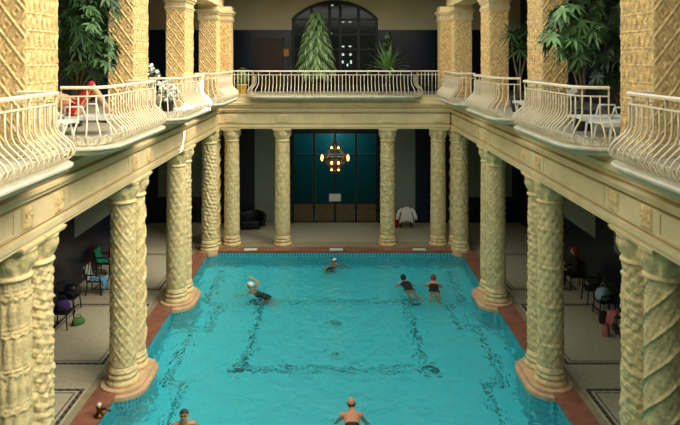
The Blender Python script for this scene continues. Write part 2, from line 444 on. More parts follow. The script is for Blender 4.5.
# gallery slabs (ceilings below, floors above)
b = MB()
for s in (-1, 1): b.box(s*5.3, s*WX, 2.0, WY, 4.92, UF)
b.box(-5.3, 5.3, 25.9, WY, 4.92, UF)
struct('ceiling_lower', b, M['ceil'], 'plaster ceiling of the lower gallery below the upper walkway', 'ceiling')
b = MB()
for s in (-1, 1): b.box(s*FX, s*WX, 2.0, WY, UF, UF+.02)
b.box(-FX, FX, FY, WY, UF, UF+.02); b.box(-WX, WX, -3, .6, UF-.4, UF+.02)
struct('floor_upper', b, M['deck'], 'floor of the upper gallery behind the balustrades', 'floor')
b = MB()
for s in (-1, 1): b.box(s*FX, s*(WX+.2), -3, WY+.2, 10.8, 11.0)
b.box(-FX, FX, FY, WY+.2, 10.8, 11.0); b.box(-FX, FX, -3, 1.5, 10.8, 11)
struct('ceiling', b, M['ceil'], 'ceiling over the upper gallery', 'ceiling')
b = MB(); b.box(-WX-.2, WX+.2, -3.2, -3.0, 0, 11)  # out-of-view wall behind the camera, added to keep horizontal light out
struct('wall_near_light_block', b, M['beige'], 'unseen beige wall behind the near upper gallery, added to stop horizontal light', 'wall')
# upper beams over the piers
for s, nm in SIDES:
    b = MB(); b.box(s*4.6, s*5.3, 2, 25.9, 9.72, 10.05); b.box(s*4.52, s*5.35, 2, 25.9, 10.05, 10.2); b.box(s*4.6, s*5.3, 2, 25.9, 10.2, 10.8)
    struct('trim_10' if s < 0 else 'trim_11', b, M['frieze'], 'stone beam resting on the %s upper piers' % nm, 'beam')
b = MB(); b.box(-4.6, 4.6, FY, 25.9, 10.35, 10.8)
struct('trim_12', b, M['frieze'], 'stone beam across the far end above the piers', 'beam')

# ------------------------------------------------------------------ entablatures
EPROF = [(-.7, 4.78), (.0, 4.78), (.0, 4.84), (.03, 4.85), (.03, 4.95), (-.07, 4.955), (-.07, 4.995), (.0, 5.0), (.0, 5.39), (-.09, 5.395), (-.09, 5.45),
         (.05, 5.46), (.05, 5.52), (.10, 5.54), (.10, 5.60), (-.02, 5.61), (-.02, 5.645), (.06, 5.65), (.06, 5.72), (.14, 5.76), (.14, 5.84), (.06, 5.86), (.06, 6.1), (-.7, 6.1)]
EX = {-1: 4.65, 1: 4.70}
def ornament(bb, w, h, f, nseed):
    """carved square panel: grid relief, f maps (u, v, d) to a point"""
    r = random.Random(nseed); n = 18
    P = []
    for i in range(n+1):
        row = []
        for j in range(n+1):
            u, v = i/n*2-1, j/n*2-1
            rr = math.hypot(u, v); a = math.atan2(v, u)
            e = min(1, (1-max(abs(u), abs(v)))/.12)
            d = .05*e*(.45+.55*abs(math.cos(3*a+4*rr))*math.exp(-((rr-.55)/.35)**2)+.6*math.exp(-(rr/.18)**2))
            row.append(f(u*w/2, v*h/2, d))
        P.append(row)
    bb.grid(P)
for s, nm in SIDES:
    b = MB(); b.sweep([(s*EX[s], 2.0, -s, 0), (s*EX[s], FY, -s, 0)], EPROF)
    tr = struct('trim_13' if s < 0 else 'trim_14', b, M['frieze'], 'carved stone entablature band above the %s columns' % nm, 'entablature')
    for (a, c) in PAIRS+[(24.8, 24.8)]:
        for y in ((a-.18, c+.18) if a != c else (a,)):
            b = MB(); ornament(b, .34, .36, lambda u, v, d, y=y: (s*(EX[s]-.002-d), y+u, 5.205+v), int(y*7)); b.build('carved_panel', M['stone2'], tr)
    # coffers: thin framing of plain frieze fields between pairs
    for (y0, y1) in ((10.9, 14.1), (15.95, 19.05), (20.9, 24.3), (5.5, 9.05)):
        b = MB()
        xa = s*EX[s]; xb = s*(EX[s]-.015)
        b.box(xa, xb, y0, y1, 5.36, 5.385); b.box(xa, xb, y0, y1, 5.03, 5.055); b.box(xa, xb, y0, y0+.03, 5.055, 5.36); b.box(xa, xb, y1-.03, y1, 5.055, 5.36)
        b.build('field_moulding', M['frieze'], tr)
b = MB(); b.sweep([(-FX, FY, 0, -1), (FX, FY, 0, -1)], EPROF)
tr = struct('trim_15', b, M['frieze'], 'carved stone entablature band across the far end', 'entablature')
for x in (-4.22, -2.15, 2.15, 4.22):
    b = MB(); ornament(b, .5, .36, lambda u, v, d, x=x: (x+u, FY-.002-d, 5.205+v), int(x*11)); b.build('carved_panel', M['frieze'], tr)

# ------------------------------------------------------------------ columns
SH0, SH1, R0, R1 = .42, 4.25, .295, .27
def tri(x): return abs((x % 1)-.5)*2
def pat_leaf(u, z):
    h = .58; row = math.floor(z/h); fz = (z/h) % 1; n = 12
    fx = abs(((u*n+(.5 if row % 2 else 0)) % 1)-.5)*2
    wd = .35+.65*math.sin(PI*min(1, fz*1.15))
    d = .034*max(0, 1-(fx/wd)**2)*(.4+.6*min(1, fz*2))
    if fx < .12: d -= .010
    sw = .80+.10*abs(math.sin(u*2*PI*6))          # hanging garland between rows
    d = max(d, .040*max(0, 1-abs(fz-sw)/.07), .030*max(0, 1-abs(fz-.97)/.04))
    if fz < .16: d = max(d, .026*max(0, 1-math.hypot((fx-.2)*1.2, (fz-.08)*14)))
    return d-.012
def pat_scale(u, z):
    n = 9; h = .17; best = 0
    for k in (0, 1):
        row = math.floor(z/h)-k; fz = z/h-row
        a = u*n+(.5 if row % 2 else 0); fx = abs((a % 1)-.5)*2
        r = math.hypot(fx, (fz-1.0)/1.0)
        if r < 1: best = max(best, .020*(1-r*r)**.5+.004*(1-k))
    return 1.6*(best-.006)
def pat_lattice(u, z):
    n = 6; a = u*n; c = z/.42
    d1, d2 = tri(a+c), tri(a-c)
    r = .014*(max(0, 1-d1/.22)+max(0, 1-d2/.22))
    r += .018*max(0, 1-math.hypot((d1-1)/.5, (d2-1)/.5))
    return 1.6*(min(r, .024)-.006)
def pat_spiral(u, z):
    c = u*4-z/.5; d = tri(c)
    r = .036*max(0, 1-d/.14)
    e = tri(u*16-z*4.5); g = tri(u*16+z*6)
    r += .012*(e*g)
    return 1.7*(r-.005)
def pat_diamond(u, z):
    n = 10; a = u*n; c = z/.30
    d1, d2 = tri(a+c), tri(a-c)
    return .03*min(d1, d2)-.008+(.014 if (z % .9) < .06 else 0)
def pat_floral(u, z):
    v = .010*math.sin(u*2*PI*5+3*math.sin(z*7))*math.sin(z*17+2*math.sin(u*2*PI*3))
    v += .008*math.sin(u*2*PI*9-z*11)*math.cos(z*23)
    v += .012*math.cos(u*2*PI*7+z*29)*math.cos(z*13-u*2*PI*4)
    v += .008*math.sin(u*2*PI*16+z*31)*math.sin(z*47-u*2*PI*6)
    return 1.3*v+(.014 if (z % 1.2) < .08 else 0)
PATS = {'leaf': pat_leaf, 'scale': pat_scale, 'lattice': pat_lattice, 'spiral': pat_spiral, 'diamond': pat_diamond, 'floral': pat_floral}
base_prof = [(.36, 0), (.37, .02), (.37, .07), (.35, .10), (.315, .115), (.31, .15), (.335, .17), (.345, .20), (.335, .23), (.305, .245), (.30, .27), (.32, .285), (.325, .31), (.315, .335), (.298, .35), (.296, .42)]
def cap_disp(u, z):
    if z < .09 or z > .43: return 0
    t = (z-.09)/.34
    d = .05*math.sin(PI*min(1, t*1.05))*(abs(math.sin(u*2*PI*4))-.45)
    leaf = tri(u*12+(.5 if t > .5 else 0)); d += .028*math.sin(PI*((t*2) % 1))*(leaf-.4)
    for k in range(4):                               # bosses on the four faces
        du = ((u-k/4+.5) % 1)-.5
        d += .05*math.exp(-((du/.035)**2+((t-.55)/.22)**2))
    return d-.004
cap_prof = [(.275, 0), (.305, .015), (.315, .035), (.305, .06), (.28, .075)]+[(.275+.085*(i/14)**1.6+.02*math.sin(PI*i/14), .09+.34*i/14) for i in range(15)]+[(.365, .435), (.365, .47)]
BASE_ME = MB().lathe(base_prof, 40).mesh('base', M['stone'])
CAP_ME = MB().lathe(cap_prof, 64, disp=cap_disp).mesh('capital', M['stone'])
ABA_ME = MB().box(-.35, .35, -.35, .35, 4.70, 4.78).box(-.37, .37, -.37, .37, 4.735, 4.765).mesh('abacus', M['frieze'])
SHAFT_ME = {}
for k, f in PATS.items():
    nz = 190
    prof = [(R0+(R1-R0)*i/nz, SH0+(SH1-SH0)*i/nz) for i in range(nz+1)]
    def dd(u, z, f=f):
        e = min(1, (z-SH0)/.12, (SH1-z)/.1)
        return max(0, e)*f(u, z)
    SHAFT_ME[k] = MB().lathe(prof, 84, disp=dd).mesh('shaft', M['stone'])
def column(x, y, z, pat, label, rot=0, group=None):
    t = thing('column', label, 'column', (x, y, z), 0, group)
    for nm, me, dz in (('base', BASE_ME, 0), ('shaft', SHAFT_ME[pat], 0), ('capital', CAP_ME, 4.25-.02), ('abacus', ABA_ME, 0)):
        o = bpy.data.objects.new(nm, me); COL.objects.link(o); o.parent = t; o.location = (0, 0, dz)
        if nm == 'shaft': o.rotation_euler = (0, 0, rot)
    if z: t.scale = (1, 1, (4.78-z)/4.78)
    return t
GC = 'carved stone columns around the pool'
PZ = .06
lab = {(-1, 0): ('leaf', 'floral', 'stone column carved with upright leaves, nearest on the left pool edge', 'stone column with mottled floral relief behind the nearest left leaf column'),
       (-1, 1): ('lattice', 'spiral', 'stone column with lattice relief, front of the second left pair', 'stone column tucked behind the lattice column of the second left pair'),
       (-1, 2): ('scale', 'diamond', 'stone column with scale relief, front of the third left pair', 'stone column tucked behind the scaly column of the third left pair'),
       (1, 0): ('spiral', 'floral', 'stone column wound with spiral bands, nearest on the right pool edge', 'stone column directly behind the nearest right spiral column'),
       (1, 1): ('diamond', 'floral', 'stone column with fine diamond relief, front of the second right pair', 'stone column tucked behind the diamond column of the second right pair'),
       (1, 2): ('lattice', 'scale', 'stone column with net relief, front of the third right pair', 'stone column tucked behind the net column of the third right pair')}
def stadium(cx, y0, y1, r, n=14, inner=None):
    """rounded outline, half circle at both ends"""
    pts = []
    for k in range(n+1): a = PI+PI*k/n; pts.append((cx+r*math.cos(a), y0+r*math.sin(a)))
    for k in range(n+1): a = PI*k/n; pts.append((cx+r*math.cos(a), y1+r*math.sin(a)))
    return pts
ORD = ['nearest', 'second', 'third']
CXS = {-1: 4.97, 1: 5.05}
for s, nm in SIDES:
    for i, (y0, y1) in enumerate(PAIRS):
        CX = CXS[s]
        p1, p2, l1, l2 = lab[(s, i)]
        column(s*CX, y0, PZ, p1, l1, s*.3+i, GC); column(s*CX, y1, PZ, p2, l2, .7+i, GC)
        t = thing('column_pedestal', 'rounded pink marble pedestal under the %s column pair on the %s pool edge' % (ORD[i], nm), 'pedestal', (s*CX, (y0+y1)/2, 0), 0, 'pedestals under the column pairs')
        h = (y1-y0)/2
        MB().prism(stadium(0, -h, h, .50), -.06, .06).build('plinth', M['pinkstone'], t, bevel=.02)
        MB().prism(stadium(0, -h, h, .60), -.14, -.02).build('step', M['pinkstone'], t, bevel=.02)
        MB().prism(stadium(0, -h, h, .57), -1.45, -.14).build('footing', M['poolwall'], t)
    CX = 5.0
    column(s*CX, 24.85, .03, 'floral', 'stone column at the far %s pool corner, the one closest to the water' % nm, .4, GC)
    column(s*CX, 25.62, .015, 'spiral', 'stone column at the far %s corner, furthest back in its cluster' % nm, .9, GC)
    column(s*4.22, YFAR, .015, 'scale', 'outer stone column of the far row, %s end of the row' % nm, .2, GC)
    column(s*2.15, YFAR, .015, 'scale' if s < 0 else 'floral', 'inner stone column of the far row just %s of the glazed doorway' % nm, .5, GC)
    t = thing('column_pedestal', 'rounded pink marble pedestal in the far %s pool corner' % nm, 'pedestal', (s*CX, 24.85, 0), 0, 'pedestals under the column pairs')
    MB().prism(stadium(0, -.06, 0, .38), -.06, .03).build('plinth', M['pinkstone'], t, bevel=.015)
    MB().prism(stadium(0, -.08, 0, .40), -.14, -.02).build('step', M['pinkstone'], t, bevel=.015)

# ------------------------------------------------------------------ upper piers
PH0, PH1 = .0, 3.28
def pz_lattice(u, z):
    a, c = u/.30, z/.40
    d1, d2 = tri(a+c), tri(a-c)
    r = .016*(max(0, 1-d1/.2)+max(0, 1-d2/.2))
    q = max(abs(d1-1), abs(d2-1))
    if .25 < q < .5: r += .010
    return 1.6*min(.024, r)
def pz_zig(u, z):
    h = .27; fz = (z/h) % 1; row = int(z/h)
    if fz < .2: return .034*tri(u/.075)*(1-abs(fz-.1)/.1)**.5 if abs(fz-.1) < .1 else 0
    f = (fz-.2)/.8
    n = u/.17+(.5 if row % 2 else 0)
    t = tri(n)
    k = t-f
    return .030 if abs(k) < .17 else (.016*(tri(u/.06+f*2)) if k > 0 else .0)
def face(bb, p0, du, dz, w, h, nrm, pat, nu, nz):
    P = []
    for i in range(nu+1):
        row = []
        for j in range(nz+1):
            u, z = w*i/nu, h*j/nz
            e = max(0, min(1, u/.03, (w-u)/.03))
            d = e*pat(u-w/2, z)
            q = Vector(p0)+Vector(du)*u+Vector(dz)*z+Vector(nrm)*d
            row.append(tuple(q))
        P.append(row)
    bb.grid(P, False)
PIER_ME = {}
for s in (-1, 1):
    w, dp = .60, 1.08       # local: pool face at x=0 going outwards s*w, depth 0..dp
    b = MB(); b.box(s*.004, s*w, .004, dp, 0, PH1)
    face(b, (0, 0, 0), (s, 0, 0), (0, 0, 1), w, PH1, (0, -1, 0), pz_lattice, 50, 220)
    face(b, (0, 0, 0), (0, 1, 0), (0, 0, 1), dp, PH1, (-s, 0, 0), pz_zig, 80, 260)
    PIER_ME[s] = b.mesh('shaft', M['stone2'])
def pier_caps(t, s, w, dp):
    b = MB()
    for (o, z0, z1) in ((.03, 3.02, 3.08), (.05, 3.08, 3.14), (.02, 3.14, 3.28), (.06, 3.28, 3.36), (.10, 3.36, 3.44), (.02, 3.44, 3.62)):
        b.box(-s*o, s*(w+o), -o, dp+o, z0, z1)
    b.build('capital', M['frieze'], t, bevel=.012)
    MB().box(-s*.03, s*(w+.03), -.03, dp+.03, .02, .22).build('plinth', M['frieze'], t, bevel=.015)
for s, nm in SIDES:
    for i, (y0, y1) in enumerate(PAIRS):
        t = thing('pier', '%s square ochre pier with carved lattice on the %s upper gallery' % (('nearest', 'second', 'third')[i], nm), 'pier', (s*UX[s], y0-.2, UF), 0, 'carved piers of the upper gallery')
        o = bpy.data.objects.new('shaft', PIER_ME[s]); COL.objects.link(o); o.parent = t; o.location = (0, 0, .02)
        pier_caps(t, s, .60, 1.08)
    # L-shaped corner pier
    t = thing('pier', 'L-shaped carved ochre pier at the far %s corner of the upper gallery' % nm, 'pier', (s*(FX+(.03 if s > 0 else 0)), 24.55, UF), 0, 'carved piers of the upper gallery')
    b = MB(); b.box(s*.004, s*.7, .004, 1.4, .02, PH1); b.box(-s*.42, s*.0, .704, 1.4, .02, PH1)
    face(b, (0, 0, .02), (s, 0, 0), (0, 0, 1), .7, PH1-.02, (0, -1, 0), pz_lattice, 40, 160)
    face(b, (0, 0, .02), (0, 1, 0), (0, 0, 1), .7, PH1-.02, (-s, 0, 0), pz_zig, 40, 160)
    face(b, (0, .70, .02), (-s, 0, 0), (0, 0, 1), .42, PH1-.02, (0, -1, 0), pz_lattice, 30, 160)
    b.build('shaft', M['stone2'], t, fix=False)
    b = MB()
    for (o, z0, z1) in ((.03, 3.02, 3.08), (.05, 3.08, 3.14), (.02, 3.14, 3.28), (.06, 3.28, 3.36), (.10, 3.36, 3.44), (.02, 3.44, 3.62)):
        b.box(-s*o, s*(.7+o), -o, 1.4+o, z0, z1); b.box(-s*(.42+o), 0, .7-o, 1.4+o, z0+.001, z1-.001)
    b.build('capital', M['frieze'], t)

# ------------------------------------------------------------------ balconies
BAL = MB()
BPTS = [(0, .84), (0, .62), (.005, .53), (.045, .44), (.13, .36), (.22, .275), (.262, .195), (.25, .12), (.19, .07), (.11, .045), (.05, .03)]
BAL.tube([(o, 0, z) for o, z in BPTS], .0145, 6)
BAL_ME = BAL.mesh('baluster', M['rail'])
BALS = MB().tube([(0, 0, .98)]+[(o, 0, z) for o, z in BPTS], .0145, 6).mesh('baluster', M['rail'])
BST = MB().tube([(0, 0, .98), (0, 0, .03)], .0145, 6).mesh('baluster', M['rail'])
def path_rounded(pts, r, n=6):
    """open polyline with rounded corners"""
    out = [Vector(pts[0])]
    for i in range(1, len(pts)-1):
        p = Vector(pts[i]); a = (Vector(pts[i-1])-p).normalized(); c = (Vector(pts[i+1])-p).normalized()
        p0, p1 = p+a*r, p+c*r
        for k in range(n+1):
            t = k/n; out.append(p0*(1-t)**2+p*2*t*(1-t)+p1*t*t)
    out.append(Vector(pts[-1])); return out
def resample(pts, step):
    L = [0]
    for a, c in zip(pts, pts[1:]): L.append(L[-1]+(c-a).length)
    n = max(1, round(L[-1]/step)); res = []
    for k in range(n+1):
        d = L[-1]*k/n; i = 0
        while i < len(L)-2 and L[i+1] < d: i += 1
        t = (d-L[i])/max(1e-9, L[i+1]-L[i]); p = pts[i].lerp(pts[i+1], t); tg = (pts[i+1]-pts[i]).normalized()
        res.append((p, tg))
    return res
def balcony(label, poly, bow, zfloor, group, step=.145, slab=True, slab_over=.16, side=1, straight=False):
    """poly: plan corners, side = which side of travel is outward (+1 left of travel)"""
    t = thing('balcony', label, 'balcony', (poly[0][0], poly[0][1], zfloor), 0, group)
    org = Vector((poly[0][0], poly[0][1], 0))
    pp = [Vector((p[0], p[1], 0))-org for p in poly]
    line = path_rounded(pp, bow) if len(pp) > 2 else pp
    rs = resample(line, .12)
    def rail(z, w, h):
        b = MB(); path = []
        for (p, tg) in rs:
            nv = Vector((-tg.y, tg.x, 0))*side; path.append((p.x, p.y, nv.x, nv.y))
        b.sweep(path, [(-w, z), (w, z), (w*1.05, z+h*.6), (w*.6, z+h), (-w*.6, z+h), (-w*1.05, z+h*.6)])
        return b
    rail(.97, .042, .05).build('top_rail', M['rail'], t)
    rail(.835, .016, .024).build('lower_rail', M['rail'], t)
    rail(.012, .02, .025).build('foot_rail', M['rail'], t)
    if not straight:
        b = MB()
        for (p, tg) in resample(line, .11):
            nv = Vector((-tg.y, tg.x, 0))*side; c = p+nv*.10+Vector((0, 0, .105))
            b.tube([c+tg*.05*math.cos(2*PI*q/8)+(nv*.045+Vector((0, 0, .075)))*math.sin(2*PI*q/8) for q in range(8)], .009, 4, closed=True)
        b.build('scroll_band', M['rail'], t)
    for k, (p, tg) in enumerate(resample(line, step)):
        nv = Vector((-tg.y, tg.x, 0))*side
        o = bpy.data.objects.new('baluster', BST if straight else (BALS if k % 3 == 0 else BAL_ME)); COL.objects.link(o); o.parent = t
        o.location = (p.x, p.y, 0); o.rotation_euler = (0, 0, math.atan2(nv.y, nv.x))
    if slab:
        # moulded slab following the plan, larger than the rail line
        out = []
        for (p, tg) in rs:
            nv = Vector((-tg.y, tg.x, 0))*side; out.append((p+nv*.19, nv))
        b = MB()
        prof = [(0, 0), (.03, 0), (.05, -.015), (.05, -.045), (.03, -.055), (.0, -.06), (.0, -.085), (-.06, -.135), (-.12, -.15), (-.25, -.155)]
        n = len(prof); vs = []
        for (p, nv) in out:
            for (o_, z) in prof: q = p+nv*o_; vs.append((q.x, q.y, z))
        m = len(out)
        fs = [(i*n+k, i*n+k+1, (i+1)*n+k+1, (i+1)*n+k) for i in range(m-1) for k in range(n-1)]
        fs.append(tuple(i*n for i in range(m))); fs.append(tuple(i*n+n-1 for i in range(m))[::-1])
        fs.append(tuple(range(n))); fs.append(tuple((m-1)*n+k for k in range(n))[::-1])
        b.add(vs, fs); b.build('slab', M['slab'], t)
    return t
BXS = {-1: 3.94, 1: 4.14}
SP = [(5.3, 9.32), (10.38, 14.18), (15.42, 19.15), (20.45, 24.4)]
BN = ['nearest', 'second', 'third', 'furthest']
for s, nm in SIDES:
    for i, (y0, y1) in enumerate(SP):
        lb = '%s bulging cream iron balcony with pale slab on the %s side' % (BN[i], nm)
        y0_, y1_ = y0+.19, y1-.19
        BX = BXS[s]
        poly = [(s*(FX-.02), y0_), (s*BX, y0_), (s*BX, y1_), (s*(FX-.02), y1_)]
        balcony(lb, poly, .46, UF+.02, 'bulging iron balconies', side=s)
balcony('long bulging cream iron balcony across the far end', [(-3.3, FY+.02), (-3.12, FY-.34), (3.12, FY-.34), (3.3, FY+.02)], .2, UF+.02, 'bulging iron balconies', side=-1)
for s, nm in SIDES:
    xa, xb = sorted((s*3.34, s*4.2))
    balcony('short straight cream railing %s of the far bulging balcony' % nm, [(xa, FY-.06), (xb, FY-.06)], .1, UF+.02, 'short straight railings', slab=False, straight=True, side=-1)

# ------------------------------------------------------------------ plants
def leaf(bb, base, d, up, L, W, droop=.3, n=3):
    """blade with a fold, from base along d, drooping"""
    d = d.normalized(); sd = d.cross(up)
    if sd.length < 1e-4: sd = d.orthogonal()
    sd.normalize(); nn = sd.cross(d)
    P = []
    for i in range(n+1):
        t = i/n; w = W*math.sin(PI*min(1, .12+.88*t))**.8 if i < n else .001
        c = base+d*L*t-Vector((0, 0, 1))*droop*L*t*t
        P.append([tuple(c-sd*w/2), tuple(c-nn*w*.12), tuple(c+sd*w/2)])
    bb.grid(P, False)
def rv(r): return Vector((r.gauss(0, 1), r.gauss(0, 1), r.gauss(0, 1))).normalized()
def pot(t, r, h, m):
    MB().lathe([(r*.7, 0), (r*.72, .02), (r*.95, h*.85), (r*1.05, h*.86), (r*1.05, h), (r*.9, h), (r*.88, h*.9), (.02, h*.88)], 20).build('pot', m, t)
def bushy(label, loc, blobs, n, L, W, mats, seed, cat='plant', potm='potdark', name='potted_tree', trunk=None, whorl=7):
    """broad-leaved potted tree: whorls of leaflets gathered in blobs (centre, radius) relative to loc"""
    r = random.Random(seed); t = thing(name, label, cat, loc, 0)
    pot(t, .24, .42, M[potm])
    b = MB()
    for (c, rad) in blobs:
        c = Vector(c)
        pts = [Vector((0, 0, .4)), Vector((c.x*.3, c.y*.3, c.z*.5+.2)), c]
        b.tube([pts[0], pts[0].lerp(pts[1], .5)+Vector((.03, .02, 0)), pts[1], pts[1].lerp(pts[2], .5), pts[2]], [.03, .027, .022, .016, .008], 6)
    b.build('stem', M['stem'], t)
    per = [MB() for _ in mats]
    tot = sum(rad**2 for _, rad in blobs)
    for (c, rad) in blobs:
        for k in range(max(3, int(n*rad**2/tot))):
            p = Vector(c)+rv(r)*rad*r.uniform(.45, 1)
            ax = ((p-Vector(c)).normalized()+Vector((0, 0, .5))).normalized()
            bb = per[r.randrange(len(mats))]
            for w in range(whorl):
                a = 2*PI*w/whorl+r.random()*.5
                e1 = ax.orthogonal().normalized(); e2 = ax.cross(e1)
                d = e1*math.cos(a)+e2*math.sin(a)+ax*.25
                leaf(bb, p, d, ax, L*r.uniform(.7, 1.15), W, r.uniform(.3, .8))
    for bb, m in zip(per, mats): bb.build('foliage', M[m], t, fix=False)
    return t
UFz = UF+.02
bushy('big glossy umbrella plant behind the second left balcony', (-5.75, 13.75, UFz), [((.1, 0, 2.9), .5), ((-.3, -.2, 2.2), .5), ((.35, -.2, 2.35), .5), ((.6, -.1, 1.75), .42), ((.0, -.1, 1.6), .5), ((.65, .1, 2.8), .4), ((-.1, 0, 3.4), .4), ((.75, -.5, 1.35), .3), ((.55, -.7, 2.1), .35)], 230, .24, .075, ['leaf', 'leaf_dark', 'leaf'], 3)
bushy('bright-leaved umbrella plant leaning over the second right balcony', (5.12, 12.95, UFz), [((-.25, 0, 2.35), .38), ((-.55, 0, 2.0), .34), ((.1, .1, 2.6), .32), ((-.15, -.1, 1.65), .32), ((.15, 0, 2.1), .3)], 100, .27, .075, ['leaf_light', 'leaf'], 5)
bushy('dark umbrella plant standing beside the bright-leaved one on the right', (6.2, 13.7, UFz), [((0, 0, 2.6), .5), ((-.3, 0, 1.9), .42), ((.3, 0, 2.0), .5), ((.1, 0, 1.35), .5), ((.5, 0, 2.9), .5), ((-.35, -.1, 1.2), .35)], 150, .24, .08, ['leaf_dark', 'leaf'], 8)
# yucca
def spiky(label, loc, heads, L, W, n, m, seed, cat='plant', name='yucca', lean=.2, potm='potdark', droop=.35):
    r = random.Random(seed); t = thing(name, label, cat, loc, 0)
    pot(t, .22, .4, M[potm])
    b = MB()
    for h in heads:
        h = Vector(h); b.tube([(0, 0, .35), (h.x*.1+.03, h.y*.3, h.z*.4), (h.x*.8, h.y*.8, h.z*.75), tuple(h)], [.035, .03, .025, .02], 6)
    b.build('stem', M['stem'], t)
    b = MB()
    for h in heads:
        for k in range(n):
            a = 2.4*k; el = (-.5 if name == 'yucca' else .1)+1.3*k/n
            d = Vector((math.cos(a)*math.cos(el), math.sin(a)*math.cos(el), math.sin(el)))
            leaf(b, Vector(h), d, Vector((0, 0, 1)), L*r.uniform(.75, 1.1), W, droop*math.cos(el), 4)
    b.build('foliage', M[m], t, fix=False)
    return t
spiky('tall yucca with spiky crown between the second and third right piers', (5.15, 17.6, UFz), [(.08, 0, 1.75), (-.15, .1, 2.2), (.35, 0, 2.3)], .62, .05, 55, 'leaf', 11)
spiky('low arching palm in front of the arched window, right half', (2.2, 26.9, UFz), [(0, 0, .95), (.1, .1, 1.1)], 1.4, .10, 26, 'leaf_light', 12, name='potted_palm', droop=.36)
# conifer with drooping tiers
def conifer(label, loc, H, seed):
    r = random.Random(seed); t = thing('norfolk_pine', label, 'plant', loc, 0)
    t.name = 'potted_conifer'
    pot(t, .25, .42, M['potdark'])
    MB().tube([(0, 0, .4), (.02, 0, H*.5), (0, 0, H)], [.035, .025, .008], 6).build('stem', M['stem'], t)
    b = MB(); tiers = 12
    for k in range(tiers):
        z = .95+(H-1.0)*k/(tiers-1); R = (.58*(1-(k/(tiers-1))**1.4)+.24)*(.6 if k == 0 else 1)
        nb = 7
        for j in range(nb):
            a = 2*PI*j/nb+k*.4+r.random()*.3
            d = Vector((math.cos(a), math.sin(a), .25))
            for q in range(7):
                tt = (q+1)/7; p = Vector((0, 0, z))+d*R*tt-Vector((0, 0, 1))*R*.55*tt*tt
                for sgn in (-1, 1):
                    sd = Vector((-d.y, d.x, 0))*sgn
                    leaf(b, p, sd*.6+d*.7+Vector((0, 0, -.9)), Vector((0, 0, 1)), .30, .045, .5, 2)
            leaf(b, Vector((0, 0, z)), d, Vector((0, 0, 1)), R*1.15, .06, .6, 4)
    b.build('foliage', M['leaf_pale'], t, fix=False)
conifer('tall pale green drooping conifer in front of the arched window, left half', (-.82, 27.0, UFz), 3.55, 4)
bushy('slim upright shrub behind the arching palm at the far end', (2.4, 28.4, UFz), [((0, 0, 2.2), .2), ((.03, 0, 2.6), .17), ((0, 0, 1.8), .24), ((.05, 0, 1.4), .25)], 60, .18, .05, ['leaf_pale', 'leaf'], 14, name='potted_shrub', whorl=5)
bushy('small green plant in a yellow pot by the far left pier', (-3.95, 26.4, UFz), [((0, 0, .85), .28)], 26, .22, .06, ['leaf_light', 'leaf'], 15, potm='potyellow', name='potted_plant')
def flowers(label, loc, blobs, n, seed, leaves=60):
    r = random.Random(seed); t = thing('flowering_plant', label, 'plant', loc, 0)
    pot(t, .2, .3, M['potdark'])
    b = MB(); bs = MB(); bl = MB()
    for (c, rad) in blobs:
        c = Vector(c); bs.tube([(0, 0, .26), (c.x*.5, c.y*.5, c.z*.6), tuple(c)], [.015, .012, .008], 5)
        for k in range(n):
            p = c+rv(r)*rad*r.uniform(.5, 1)
            ax = rv(r); e1 = ax.orthogonal().normalized(); e2 = ax.cross(e1)
            for w in range(5):
                a = 2*PI*w/5; leaf(b, p, e1*math.cos(a)+e2*math.sin(a)+ax*.4, ax, .06, .05, .1, 2)
        for k in range(leaves):
            p = c+rv(r)*rad*r.uniform(.3, 1); leaf(bl, p, rv(r), Vector((0, 0, 1)), .13, .045, .3, 2)
    bs.build('stem', M['stem'], t); bl.build('foliage', M['leaf'], t, fix=False); b.build('blossom', M['petal'], t, fix=False)
flowers('tall plant topped with white blossoms on the third left balcony', (-4.95, 16.7, UFz), [((-.1, 0, 1.2), .22), ((.12, 0, 1.05), .2), ((0, 0, .8), .2)], 26, 21)
flowers('low mass of white flowers behind the third left balcony railing', (-4.75, 17.75, UFz), [((0, 0, .5), .25), ((.05, .35, .5), .22), ((0, -.4, .55), .25), ((0, 0, .75), .18)], 45, 22, 40)

# ------------------------------------------------------------------ loungers and chairs
def make_lounger(label, loc, rz, tilt=50):
    t = thing('sun_lounger', label, 'sun lounger', loc, rz, 'white sun loungers on the balconies')
    b = MB()
    for k in range(12): b.box(-.29, .29, -.62+k*.085, -.62+k*.085+.065, .33, .355)
    b.box(-.33, -.29, -.65, .42, .30, .37); b.box(.29, .33, -.65, .42, .30, .37); b.build('seat', M['white'], t)
    a = math.radians(tilt); b = MB()
    R = Matrix.Translation((0, .42, .345)) @ Matrix.Rotation(a, 4, 'X')
    for k in range(8): b.obox(R @ Matrix.Translation((0, .06+k*.09, 0)), .58, .065, .025)
    for sx in (-.31, .31): b.obox(R @ Matrix.Translation((sx, .38, 0)), .04, .78, .06)
    b.build('backrest', M['white'], t)
    for sx in (-1, 1):
        for y in (-.5, .36):
            MB().tube([(sx*.3, y, .32), (sx*.33, y+(.05 if y > 0 else -.05), 0)], .022, 8).build('leg', M['white'], t)
        MB().tube([(sx*.34, .36, .34), (sx*.36, .32, .56), (sx*.36, .0, .56), (sx*.34, -.06, .34)], .02, 8).build('armrest', M['white'], t)
    return t
L0 = make_lounger('white plastic lounger nearest the front pier behind the second left balcony', (-5.35, 11.15, UFz), PI/2, 32)
dup(L0, (-4.85, 12.35, UFz), PI/2, 'white plastic lounger under the sunbather behind the second left balcony')
dup(L0, (5.3, 11.15, UFz), -PI/2, 'white plastic lounger nearest the front pier behind the second right balcony')
dup(L0, (5.3, 12.2, UFz), -PI/2, 'white plastic lounger in front of the umbrella plants behind the second right balcony')
dup(L0, (-5.4, 8.3, UFz), PI/2, 'white plastic lounger behind the nearest left balcony')
